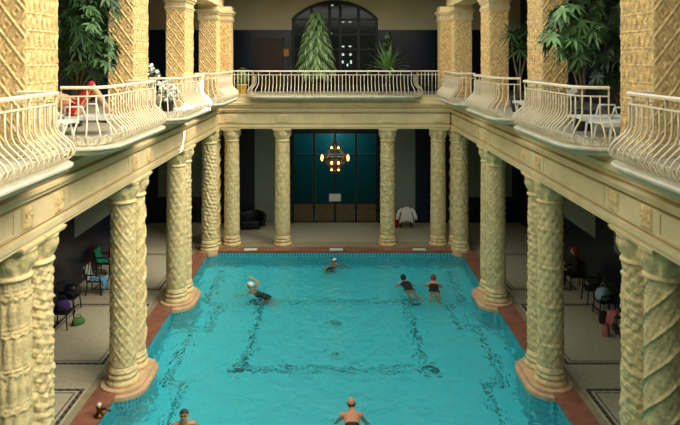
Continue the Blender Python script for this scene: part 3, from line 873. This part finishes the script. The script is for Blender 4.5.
dup(L0, (5.4, 8.3, UFz), -PI/2, 'white plastic lounger behind the nearest right balcony')
dup(L0, (5.4, 16.4, UFz), -PI/2, 'white plastic lounger behind the third right balcony')
dup(L0, (-5.4, 22.2, UFz), PI/2, 'white plastic lounger behind the furthest left balcony')

def make_chair(label, loc, rz, m='darkplastic'):
    t = thing('armchair', label, 'chair', loc, rz, 'dark chairs along the gallery walls')
    MB().box(-.24, .24, -.24, .24, .42, .45).build('seat', M[m], t, bevel=.01)
    P = []
    for i in range(9):
        a = -1+2*i/8
        P.append([(.27*a, -.22-.05*(1-a*a)-.06*j/4, .45+.42*j/4) for j in range(5)])
    b = MB(); b.grid(P); b.build('backrest', M[m], t, solid=.025)
    for sx in (-1, 1):
        for sy in (-1, 1): MB().tube([(sx*.21, sy*.21, .43), (sx*.25, sy*.25, 0)], .02, 8).build('leg', M[m], t)
        MB().tube([(sx*.25, -.24, .66), (sx*.28, .0, .67), (sx*.27, .2, .64), (sx*.24, .22, .44)], .022, 8).build('armrest', M[m], t)
    return t
def towel(name, label, cat, m, prof, w, loc, rz, group=None, seed=1):
    """cloth following a profile (y, z) across a width w"""
    r = random.Random(seed); P = []
    n = 10
    for i in range(n+1):
        x = -w/2+w*i/n
        P.append([(x, y+.012*math.sin(x*22+k), z+.010*math.sin(x*17+k*2)+.004) for k, (y, z) in enumerate(prof)])
    b = MB(); b.grid(P); o = b.build(name, M[m], None, fix=False, solid=.014)
    o.location = loc; o.rotation_euler = (0, 0, rz); return tag(o, label, cat, group, 'thing')
OVER = [(.30, .30), (.28, .48), (.1, .475), (-.12, .475), (-.2, .52), (-.26, .72), (-.30, .91), (-.36, .86), (-.36, .6)]
BACKONLY = [(-.18, .56), (-.225, .72), (-.265, .90), (-.31, .935), (-.37, .88), (-.36, .5), (-.355, .35)]
SEATONLY = [(.34, .16), (.30, .36), (.28, .48), (.1, .475), (-.1, .475), (-.2, .48)]
rl, rr = -PI/2, PI/2     # left chairs face +x, right chairs face -x
C0 = make_chair('dark chair with purple bag on it by the left wall, closest to the camera', (-7.75, 17.75, 0), rl)
dup(C0, (-8.0, 18.85, 0), rl, 'dark chair by the left wall next to the striped towel chair')
dup(C0, (-7.75, 20.3, 0), rl, 'dark chair under the black and white striped towel by the left wall')
dup(C0, (-8.1, 22.05, 0), rl, 'dark chair under the green towel by the left wall')
dup(C0, (8.0, 17.5, 0), rr, 'dark chair under the pink cloth by the right wall')
dup(C0, (8.0, 18.55, 0), rr, 'dark chair holding the pale blue bundle by the right wall')
dup(C0, (8.05, 19.55, 0), rr, 'empty dark chair by the right wall next to the seated person')
dup(C0, (7.95, 20.7, 0), rr, 'dark chair the auburn-haired person sits on')
towel('towel', 'black and white striped towel draped over a chair by the left wall', 'towel', 'stripe', OVER, .52, (-7.75, 20.3, 0), rl)
towel('towel', 'light blue towel hanging off the seat front beside the striped towel', 'towel', 'blue_towel', [(y+.03, z+.025) for y, z in SEATONLY], .30, (-7.75, 20.2, 0), rl, seed=3)
towel('towel', 'green towel draped over a chair back by the left wall', 'towel', 'green_towel', OVER, .5, (-8.1, 22.05, 0), rl, seed=4)
towel('towel', 'pink cloth lying over a chair seat by the right wall', 'towel', 'pink_cloth', SEATONLY, .42, (8.0, 17.5, 0), rr, seed=5)
def bag(label, loc, m, sx, sy, sz, rz=0):
    t = thing('bag', label, 'bag', loc, rz)
    P = []; n, k = 12, 16
    b = MB()
    prof = [(.02, 0), (.8, .0), (1, .12), (1.02, .4), (.95, .7), (.7, .92), (.35, 1.0), (.02, 1.0)]
    vs = []
    for (q, z) in prof:
        for j in range(k):
            a = 2*PI*j/k; c, s_ = math.cos(a), math.sin(a)
            c = math.copysign(abs(c)**.6, c); s_ = math.copysign(abs(s_)**.6, s_)
            vs.append((c*q*sx/2*(1+.05*math.sin(3*a+z*5)), s_*q*sy/2, z*sz))
    fs = [(i*k+j, i*k+(j+1) % k, (i+1)*k+(j+1) % k, (i+1)*k+j) for i in range(len(prof)-1) for j in range(k)]
    b.add(vs, fs, True); b.build('body', M[m], t)
    MB().tube([(-sx*.2, 0, sz*.95), (-sx*.18, 0, sz*1.3), (0, 0, sz*1.42), (sx*.18, 0, sz*1.3), (sx*.2, 0, sz*.95)], .012, 6).build('handle', M[m], t)
    return t
bag('purple fabric bag standing on the closest chair by the left wall', (-7.72, 17.75, .455), 'purple', .36, .26, .3, .3)
bag('green bag on the floor beside the closest left chair', (-7.35, 17.9, 0), 'grass_green', .34, .22, .2, .7)
bag('navy bag on the chair next to the striped towel', (-7.98, 18.85, .455), 'navyvinyl', .38, .28, .34, .2)
bag('red bag against the left wall behind the green towel chair', (-8.15, 23.2, 0), 'red', .5, .36, .75, .2)
bag('pale blue bundle on a chair by the right wall', (7.95, 18.55, .455), 'paleblue', .38, .34, .36, .4)
bag('dark bag on the floor between the pink cloth and pale blue bundle chairs', (7.75, 18.02, 0), 'darkcloth', .36, .28, .32, 1.2)
bag('pink bag on the floor in front of the pink cloth chair', (7.45, 17.2, 0), 'pink_cloth', .3, .2, .26, 1.0)

# navy armchair at the back left
t = thing('lounge_armchair', 'rounded navy armchair against the far wall left of the doorway', 'armchair', (-3.75, 28.1, 0))
MB().box(-.42, .42, -.45, .3, .12, .42).build('seat', M['navyvinyl'], t, bevel=.08)
P = []
for i in range(17):
    a = PI*i/16
    P.append([(.52*math.cos(a)*(1+.03*j), .42*math.sin(a)-.12+.02*j, .12+.62*j/5*(0.72+.28*math.sin(a))) for j in range(6)])
b = MB(); b.grid(P); b.build('backrest', M['navyvinyl'], t, solid=.16)
for sx in (-1, 1):
    for sy in (-.35, .2): MB().tube([(sx*.35, sy, .13), (sx*.35, sy, 0)], .025, 8).build('leg', M['darkplastic'], t)
dup(C0, (3.2, 28.2, 0), PI, 'dark chair under the white robe right of the doorway')
for o in bpy.data.objects:
    if o.get('label') == 'dark chair under the white robe right of the doorway': o.rotation_euler = (0, 0, 0); o.location = (3.2, 28.3, 0)
t = thing('robe', 'white robe hung over a dark chair right of the doorway', 'robe', (3.2, 27.98, 0))
P = []
for i in range(13):
    a = -1+2*i/12; P.append([(a*(.20+.12*q/7), -.05*math.sin(q*.45)-.015*math.sin(a*11+q), .99-.10*a*a-.095*q) for q in range(8)])
b = MB(); b.grid(P); b.build('robe_body', M['whitecloth'], t, fix=False, solid=.03)
for sx in (-1, 1): MB().tube([(sx*.2, 0, .9), (sx*.32, -.03, .78), (sx*.40, -.04, .55), (sx*.41, -.04, .42)], [.06, .075, .075, .07], 10).build('sleeve', M['whitecloth'], t)
bag('red bag on the floor beside the white robe', (2.72, 28.2, 0), 'red', .28, .22, .55, .2)

# chandelier
t = thing('chandelier', 'brass ring chandelier with glowing bulbs before the far doorway', 'chandelier', (0, 27.0, 3.35))
b = MB()
for z, R in ((.38, .22), (-.05, .54), (-.30, .24), (-.56, .22)):
    b.tube([(R*math.cos(2*PI*k/28), R*math.sin(2*PI*k/28), z) for k in range(28)], .022, 6, closed=True)
for k in range(8):
    a = 2*PI*k/8; c, s_ = math.cos(a), math.sin(a)
    b.tube([(.05*c, .05*s_, .62), (.22*c, .22*s_, .4), (.54*c, .54*s_, -.05), (.25*c, .25*s_, -.42), (.03*c, .03*s_, -.6)], .014, 5)
b.lathe([(.02, -.6), (.06, -.55), (.03, -.4), (.03, .6), (.09, .64), (.02, .7)], 10)
b.build('body', M['brass'], t)
MB().tube([(0, 0, .68), (0, 0, 1.54)], .016, 6).lathe([(.12, 1.5), (.10, 1.56), (.04, 1.57)], 12).build('chain', M['brass'], t)
for (z, R, nb, a0) in ((.43, .21, 4, PI/4), (-.02, .56, 2, 0), (-.24, .21, 4, PI/4), (-.52, .21, 4, PI/4)):
    for k in range(nb):
        a = a0+2*PI*k/nb; b = MB(); b.sphere((R*math.cos(a), R*math.sin(a), z), .042 if R < .5 else .055, 10, 7, (1, 1, 2.6 if R > .5 else 1)); b.build('bulb', M['bulb'], t)

# depth plates, handrails, spout
for i, (x, lb) in enumerate(((-3.35, 'small white plate on the far pool rim near the left corner'), (0.05, 'small white plate on the far pool rim below the glazed doorway'), (3.35, 'small white plate on the far pool rim near the right corner'))):
    tag(MB().box(x-.26, x+.26, 24.70, 24.94, .025, .05).build('rim_plate', M['sign'], bevel=.008), lb, 'plate', 'white plates on the far pool rim', 'thing')
for s, nm in SIDES:
    t = thing('handrail', 'slim curved steel handrail at the far %s pool corner' % nm, 'handrail', (s*5.75, 23.7, 0), 0, 'pool handrails')
    MB().tube([(0, 0, .0), (0, 0, .75), (0, .06, .86), (0, .2, .9), (0, .5, .9), (0, .64, .86), (0, .7, .75), (0, .7, 0)], .022, 8).build('rail', M['chrome'], t)
t = thing('water_spout', 'small bronze spout with pale knob at the left pool rim, bottom edge', 'spout', (-5.0, 13.25, .025))
MB().lathe([(.10, 0), (.10, .03), (.06, .05), (.05, .16), (.07, .2), (.03, .22)], 16).build('base', M['brass'], t)
MB().sphere((0, 0, .24), .05).build('knob', M['sign'], t)
MB().tube([(.02, 0, .14), (.16, 0, .17), (.24, 0, .1)], [.03, .028, .022], 8).build('nozzle', M['brass'], t)

# ------------------------------------------------------------------ people (smooth-union bodies)
def surfnet(Fv, lo, h):
    nx, ny, nz = Fv.shape; ins = Fv < 0
    cs = (nx-1, ny-1, nz-1)
    acc = np.zeros(cs+(3,), np.float32); cnt = np.zeros(cs, np.float32)
    def sl(o): return tuple(slice(a, a+c) for a, c in zip(o, cs))
    corners = [(i, j, k) for i in (0, 1) for j in (0, 1) for k in (0, 1)]
    for a in corners:
        for ax in range(3):
            if a[ax]: continue
            c = list(a); c[ax] = 1; c = tuple(c)
            fa, fb = Fv[sl(a)], Fv[sl(c)]
            m = (fa < 0) != (fb < 0)
            t = np.where(m, fa/np.where(m, fa-fb, 1), 0)
            for d in range(3):
                acc[..., d] += np.where(m, a[d]+(t if d == ax else 0), 0)
            cnt += m
    use = cnt > 0; idx = -np.ones(cs, np.int64); ids = np.argwhere(use); idx[use] = np.arange(len(ids))
    V = (acc[use]/cnt[use][:, None]+ids)*h+np.array(lo)
    faces = []
    for ax in range(3):
        o1, o2 = (ax+1) % 3, (ax+2) % 3
        A = [slice(1, -1)]*3; A[ax] = slice(0, -1); B = list(A); B[ax] = slice(1, None)
        fa, fb = ins[tuple(A)], ins[tuple(B)]
        q = np.argwhere(fa != fb)
        if not len(q): continue
        sgn = fa[tuple(q.T)]
        q = q+np.array([0 if d == ax else 1 for d in range(3)])
        def cell(d1, d2):
            c = q.copy(); c[:, o1] += d1; c[:, o2] += d2; return idx[tuple(c.T)]
        Q = np.stack([cell(-1, -1), cell(0, -1), cell(0, 0), cell(-1, 0)], 1)
        Q[~sgn] = Q[~sgn][:, ::-1]
        faces.append(Q)
    Fc = np.concatenate(faces); Fc = Fc[(Fc >= 0).all(1)]
    return V, Fc
class Body:
    def __init__(s, lo, hi, h):
        s.lo = np.array(lo, np.float32); s.h = h
        s.n = np.ceil((np.array(hi)-s.lo)/h).astype(int)+1
        s.ax = [s.lo[d]+h*np.arange(s.n[d], dtype=np.float32) for d in range(3)]
    def field(s, caps, k=.025):
        Fv = np.full(tuple(s.n), .2, np.float32)
        for c in caps:
            a, b_, ra, rb = c[:4]; kk = c[4] if len(c) > 4 else k
            a, b_ = np.array(a, np.float32), np.array(b_, np.float32); mr = max(ra, rb)+.09
            i0 = np.clip(np.floor((np.minimum(a, b_)-mr-s.lo)/s.h).astype(int), 0, s.n); i1 = np.clip(np.ceil((np.maximum(a, b_)+mr-s.lo)/s.h).astype(int)+1, 0, s.n)
            if (i1 <= i0).any(): continue
            X, Y, Z = np.meshgrid(*[s.ax[d][i0[d]:i1[d]] for d in range(3)], indexing='ij', sparse=True)
            ab = b_-a; L2 = max(1e-9, float(ab@ab))
            t = np.clip(((X-a[0])*ab[0]+(Y-a[1])*ab[1]+(Z-a[2])*ab[2])/L2, 0, 1)
            d = np.sqrt((X-a[0]-t*ab[0])**2+(Y-a[1]-t*ab[1])**2+(Z-a[2]-t*ab[2])**2)-(ra+(rb-ra)*t)
            sub = Fv[i0[0]:i1[0], i0[1]:i1[1], i0[2]:i1[2]]
            hh = np.maximum(kk-np.abs(sub-d), 0)/kk
            sub[...] = np.minimum(sub, d)-hh*hh*kk*.25
        return Fv
    def coords(s): return np.meshgrid(*s.ax, indexing='ij', sparse=True)
    def build(s, Fv, name, m, parent):
        V, Fc = surfnet(Fv, s.lo, s.h)
        me = bpy.data.meshes.new(name); me.from_pydata(V.tolist(), [], Fc.tolist()); me.polygons.foreach_set('use_smooth', [True]*len(Fc)); me.materials.append(m)
        o = bpy.data.objects.new(name, me); COL.objects.link(o); o.parent = parent
        if name == 'body':
            md = o.modifiers.new('smooth', 'SMOOTH'); md.factor = .4; md.iterations = 2
        return o
def person(label, loc, rz, J, face_dir, up_dir, skin, suit=None, hair=None, cap=None, goggles=False, jacket=None, trousers=None, h=.012, female=False, lo=None, hi=None):
    t = thing('person', label, 'person', loc, rz)
    V = {k: Vector(v) for k, v in J.items()}
    def sym(n): return (V[n+'L'], V[n+'R'])
    hc = V['head']; Fd = Vector(face_dir).normalized(); U = Vector(up_dir).normalized(); U = (U-Fd*U.dot(Fd)).normalized(); Rt = Fd.cross(U)
    def hp(x, y, z): return tuple(hc+Rt*x+Fd*y+U*z)
    head = [(hp(0, -.02, .03), hp(0, .012, .035), .086, .084), (hp(0, .015, -.03), hp(0, .035, -.078), .066, .042),
            (hp(-.03, .05, -.01), hp(.03, .05, -.01), .042, .042), (hp(0, .09, .015), hp(0, .108, -.022), .011, .016, .01),
            (hp(-.082, -.01, -.01), hp(-.09, -.018, .025), .014, .018, .01), (hp(.082, -.01, -.01), hp(.09, -.018, .025), .014, .018, .01),
            (hp(0, .07, -.052), hp(0, .085, -.05), .02, .014, .015)]
    fs = .93 if female else 1.0
    sl, sr = sym('sh'); hl, hr = sym('hip'); ch, pv, nk = V['chest'], V['pelvis'], V['neck']
    acr = (sl-sr).normalized()
    torso = [(tuple(nk), hp(0, -.015, -.07), .058*fs, .054*fs), (tuple(sl), tuple(sr), .066*fs, .066*fs, .05),
             (tuple(nk-acr*.02), tuple(ch), .07, .12*fs, .06), (tuple(ch+acr*.075), tuple(pv+acr*.055), .105*fs, .092*fs, .05), (tuple(ch-acr*.075), tuple(pv-acr*.055), .105*fs, .092*fs, .05),
             (tuple(hl), tuple(hr), .10, .10, .05)]
    legs, arms, hands = [], [], []
    for sd in 'LR':
        legs += [(tuple(V['hip'+sd]), tuple(V['kn'+sd]), .088, .056, .04), (tuple(V['kn'+sd]), tuple(V['kn'+sd].lerp(V['an'+sd], .35)), .054, .058, .03), (tuple(V['kn'+sd].lerp(V['an'+sd], .35)), tuple(V['an'+sd]), .056, .036, .03), (tuple(V['an'+sd]), tuple(V['toe'+sd]), .038, .026, .03)]
        arms += [(tuple(V['sh'+sd]), tuple(V['el'+sd]), .055*fs, .04*fs, .04), (tuple(V['el'+sd]), tuple(V['wr'+sd]), .041*fs, .027*fs, .03)]
        w, e = V['wr'+sd], V['el'+sd]; d = (w-e).normalized(); lat = d.cross(Vector((0, 0, 1)))
        if lat.length < .2: lat = d.cross(Fd)
        lat.normalize(); nr = lat.cross(d)
        ths = 1 if sd == 'L' else -1
        palm = w+d*.07
        hands += [(tuple(w), tuple(palm+lat*.018), .027, .024, .02), (tuple(w), tuple(palm-lat*.018), .027, .024, .02)]
        for q, ln in zip((-.033, -.011, .011, .033), (.062, .078, .074, .055) if ths > 0 else (.055, .074, .078, .062)):
            b0 = w+d*.085+lat*q; b1 = b0+d*ln*.55+lat*q*.35-nr*.006; b2 = b1+d*ln*.42-nr*.018
            hands += [(tuple(b0-d*.02), tuple(b1), .0115, .0105, .006), (tuple(b1), tuple(b2), .0105, .009, .006)]
        tb = w+d*.03-lat*ths*.03; t1 = tb-lat*ths*.03+d*.03; hands += [(tuple(tb), tuple(t1), .014, .012, .01), (tuple(t1), tuple(t1+d*.035-lat*ths*.008), .012, .010, .006)]
    allc = torso+head+legs+arms+hands
    A = np.array([c[0] for c in allc]+[c[1] for c in allc]); lo = A.min(0)-.14; hi = A.max(0)+.14
    B = Body(lo, hi, h)
    B.build(B.field(allc), 'body', M[skin], t)
    X, Y, Z = B.coords()
    if suit:
        for (nm, mm, s0, s1) in suit:      # along the spine: 0 at neck, 1 at pelvis
            ax = (pv-nk); L = ax.length; ax = ax/L
            sp = ((X-nk.x)*ax.x+(Y-nk.y)*ax.y+(Z-nk.z)*ax.z)/L
            Fv = np.maximum(np.maximum(B.field(torso+legs)-.009, (s0-sp)*L), (sp-s1)*L); B.build(Fv, nm, M[mm], t)
    if jacket: 
        ax = (pv-nk); L = ax.length; ax = ax/L
        sp = ((X-nk.x)*ax.x+(Y-nk.y)*ax.y+(Z-nk.z)*ax.z)
        up = (X-nk.x)*U.x+(Y-nk.y)*U.y+(Z-nk.z)*U.z
        B.build(np.maximum(np.maximum(B.field(torso[1:]+arms)-.018, sp-L*1.12), up-.05), 'jacket', M[jacket], t)
    if trousers: B.build(B.field(legs[0:3]+legs[4:7]+[torso[-1]])-.016, 'trousers', M[trousers], t)
    hy = (X-hc.x)*Fd.x+(Y-hc.y)*Fd.y+(Z-hc.z)*Fd.z; hz = (X-hc.x)*U.x+(Y-hc.y)*U.y+(Z-hc.z)*U.z
    if hair:
        m_, kind = hair
        Fh = B.field(head[:2]+([] if kind != 'bun' else [(hp(0, -.11, .04), hp(0, -.12, .05), .045, .045)])+([] if kind != 'long' else [(hp(0, -.05, .0), hp(0, -.06, -.13), .085, .07)]))-.014
        cut = (hy-.02-.35*np.maximum(hz, 0)) if kind != 'bald' else np.maximum(hy-.03, hz-.035)
        B.build(np.maximum(np.maximum(Fh, cut), -.10-hz if kind != 'long' else -.25-hz), 'hair', M[m_], t)
    if cap:
        B.build(np.maximum(B.field(head[:1])-.014, -(hz-.03-.35*np.minimum(hy, .08))), 'swim_cap', M[cap], t)
    b = MB()
    for sx in (-1, 1): b.sphere(hp(sx*.031, .083, .012), .012, 8, 6)
    b.build('eyes', M['black'] if not goggles else M['hair_dark'], t)
    MB().sphere(hp(0, .096, -.05), .014, 8, 6, (1.3, .6, .5)).build('mouth', M['lip'], t)
    if goggles:
        b = MB()
        for sx in (-1, 1): b.sphere(hp(sx*.034, .088, .014), .021, 10, 6)
        b.tube([hp(-.06, .075, .014), hp(0, .105, .014), hp(.06, .075, .014)], .008, 6)
        b.build('goggles', M['black'], t)
    return t
def swim(armL=None, armR=None, depth=0., tilt=.16, headz=.09, kick=.15):
    """prone swimmer heading +y, origin at the water surface under the head"""
    J = dict(head=(0, 0, headz), neck=(0, -.13, headz-.10), chest=(0, -.30, -.07-depth), pelvis=(0, -.70, -.07-tilt-depth),
             shL=(-.19, -.2, headz-.15), shR=(.19, -.2, headz-.15), hipL=(-.09, -.74, -.09-tilt), hipR=(.09, -.74, -.09-tilt),
             knL=(-.09-kick, -1.12, -.16-tilt*1.6), knR=(.09+kick, -1.12, -.16-tilt*1.6), anL=(-.12-kick*.6, -1.52, -.14-tilt*1.8), anR=(.12+kick*.6, -1.52, -.14-tilt*1.8),
             toeL=(-.14-kick*.6, -1.72, -.16-tilt*1.8), toeR=(.14+kick*.6, -1.72, -.16-tilt*1.8),
             elL=(-.42, -.10, -.13), elR=(.42, -.10, -.13), wrL=(-.40, .14, -.15), wrR=(.40, .14, -.15))
    if armL: J['elL'], J['wrL'] = armL
    if armR: J['elR'], J['wrR'] = armR
    return J
def tread(headz=.14, lean=.25):
    """upright swimmer facing +y, arms spread below the surface"""
    return dict(head=(0, .02, headz), neck=(0, -.04, headz-.16), chest=(0, -.08, headz-.38), pelvis=(0, -.08-lean, headz-.78),
                shL=(-.19, -.06, headz-.24), shR=(.19, -.06, headz-.24), hipL=(-.09, -.08-lean, headz-.82), hipR=(.09, -.08-lean, headz-.82),
                knL=(-.15, .02-lean, headz-1.16), knR=(.15, .06-lean, headz-1.14), anL=(-.14, -.40-lean, headz-1.22), anR=(.14, -.36-lean, headz-1.22),
                toeL=(-.15, -.56-lean, headz-1.26), toeR=(.15, -.52-lean, headz-1.26), elL=(-.38, .10, headz-.40), elR=(.38, .10, headz-.40), wrL=(-.46, .32, headz-.38), wrR=(.46, .32, headz-.38))
LOWL, LOWR = ((-.30, -.16, -.38), (-.16, .02, -.50)), ((.30, -.16, -.38), (.16, .02, -.50))
person('swimmer in a white cap with one arm raised, left of the pool centre', (-2.85, 21.15, WZ), 1.4, dict(tread(.08, .45), elR=(.36, -.16, .06), wrR=(.40, .06, .18)), (0, .95, .1), (0, -.1, 1), 'skin', suit=[('swimsuit', 'black', .35, 1.2)], cap='cap_white', h=.013)
person('swimmer with a white cap band near the far pool edge, facing the camera', (-.05, 23.6, WZ), PI+.4, tread(.12), (0, 1, .05), (0, 0, 1), 'skin2', suit=[('swimsuit', 'black', .3, 1.2)], cap='cap_white', goggles=True, hair=('hair_dark', 'short'), h=.013)
person('woman in a black swimsuit swimming away, left of the two on the right side', (2.38, 21.8, WZ), .18, swim(armL=LOWL, armR=LOWR, headz=.11, tilt=.05, depth=-.06, kick=.03), (0, 1, .15), (0, -.1, 1), 'skin2', suit=[('swimsuit', 'black', .2, 1.16)], hair=('hair_dark', 'bun'), h=.013, female=True)
person('woman in a black swimsuit swimming, right of the two on the right side', (3.42, 21.75, WZ), -.12, swim(armL=LOWL, armR=LOWR, headz=.12, tilt=.07, depth=-.06, kick=.03), (0, 1, .1), (0, -.1, 1), 'skin2', suit=[('swimsuit', 'black', .42, 1.25)], hair=('hair_auburn', 'bun'), h=.013, female=True)
person('balding bare-backed man swimming away from the camera, bottom centre', (.36, 13.75, WZ), 0, swim(headz=.17, tilt=-.02, depth=-.09, armL=((-.34, -.22, -.30), (-.36, -.02, -.52)), armR=((.34, -.22, -.30), (.36, -.02, -.52))), (0, 1, -.02), (0, -.02, 1), 'skin2', suit=[('swim_trunks', 'black', .86, 1.4)], hair=('hair_grey', 'bald'), h=.010)
person('man in a dark swim cap and goggles facing the camera, bottom left', (-3.2, 13.25, WZ), PI+.15, tread(.20), (.05, 1, .28), (0, 0, 1), 'skin2', suit=[('swim_top', 'olive', .06, .85)], cap='cap_dark', goggles=True, h=.010)
# seated person on the right
J = dict(head=(0, .04, 1.24), neck=(0, 0, 1.10), chest=(0, -.03, .88), pelvis=(0, -.06, .60), shL=(-.19, 0, 1.02), shR=(.19, 0, 1.02), hipL=(-.09, -.02, .57), hipR=(.09, -.02, .57),
         knL=(-.12, .42, .58), knR=(.13, .42, .57), anL=(-.12, .46, .10), anR=(.14, .5, .10), toeL=(-.14, .64, .03), toeR=(.16, .68, .03), elL=(-.27, .08, .74), elR=(.27, .08, .74), wrL=(-.15, .3, .68), wrR=(.16, .3, .68))
person('person with auburn hair in dark clothes seated by the right wall', (7.95, 20.7, 0), rr, J, (.25, .9, -.2), (0, 0, 1), 'skin', jacket='darkcloth', trousers='darkcloth', hair=('hair_auburn', 'long'), h=.013)
# sunbather on the left gallery: reclining on a lounger, knees drawn up
J = dict(head=(0, 1.02, .98), neck=(0, .90, .88), chest=(0, .70, .74), pelvis=(0, .30, .49), shL=(-.19, .84, .82), shR=(.19, .84, .82), hipL=(-.09, .26, .48), hipR=(.09, .26, .48),
         knL=(-.11, -.08, .98), knR=(.12, -.02, .90), anL=(-.11, -.44, .45), anR=(.12, -.36, .45), toeL=(-.12, -.60, .40), toeR=(.13, -.52, .40), elL=(-.27, .58, .72), elR=(.27, .58, .72), wrL=(-.20, .34, .66), wrR=(.20, .34, .66))
person('sunbather in red shorts lying with knees up on a lounger behind the second left balcony', (-4.85, 12.35, UFz), PI/2, J, (0, -.7, .7), (0, .7, .7), 'skin', suit=[('shorts', 'red', .84, 1.14)], hair=('hair_dark', 'short'), h=.013)

# ------------------------------------------------------------------ light
w = bpy.data.worlds.new('sky'); S.world = w; w.use_nodes = True
bg = w.node_tree.nodes['Background']; bg.inputs[0].default_value = (.98, .99, .93, 1); bg.inputs[1].default_value = 1.95
def light(name, typ, loc, energy, color, rot=None, target=None, **kw):
    l = bpy.data.lights.new(name, typ); l.energy = energy; l.color = color
    for k, v in kw.items(): setattr(l, k, v)
    o = bpy.data.objects.new(name, l); COL.objects.link(o); o.location = loc
    if target is not None: o.rotation_euler = (Vector(target)-Vector(loc)).to_track_quat('-Z', 'Y').to_euler()
    return o
light('sun', 'SUN', (14, 6, 24), 4.8, (1, .90, .73), target=(-4.5, 14, 3), angle=math.radians(40))
light('sunbeam', 'SPOT', (3.2, 17.5, 15.0), 900000, (1, .96, .88), target=(-3.75, 18.65, 6.68), spot_size=math.radians(4.6), spot_blend=.5, shadow_soft_size=.05)
light('chandelier_glow', 'POINT', (0, 27.0, 3.35), 25, (1, .75, .45), shadow_soft_size=.15)
light('vestibule_lamp', 'POINT', (0, 30.4, 4.2), 60, (.8, .95, 1), shadow_soft_size=.2)

# ------------------------------------------------------------------ camera and colour management
cam = bpy.data.cameras.new('camera'); co = bpy.data.objects.new('camera', cam); COL.objects.link(co)
co.location = (0, 0, CAMZ); co.rotation_euler = (PI/2, 0, 0)
cam.sensor_width = 36; cam.lens = F/680*36; cam.shift_x = 5/680; cam.shift_y = -(212.5-59)/680; cam.clip_end = 200
S.camera = co
vs = S.view_settings
vs.view_transform = 'Standard'; vs.look = 'None'; vs.exposure = 0.0; vs.gamma = 1; vs.use_curve_mapping = False
try:
    S.cycles.use_denoising = True; S.cycles.max_bounces = 10; S.cycles.transmission_bounces = 8; S.cycles.sample_clamp_indirect = 6
except Exception: pass
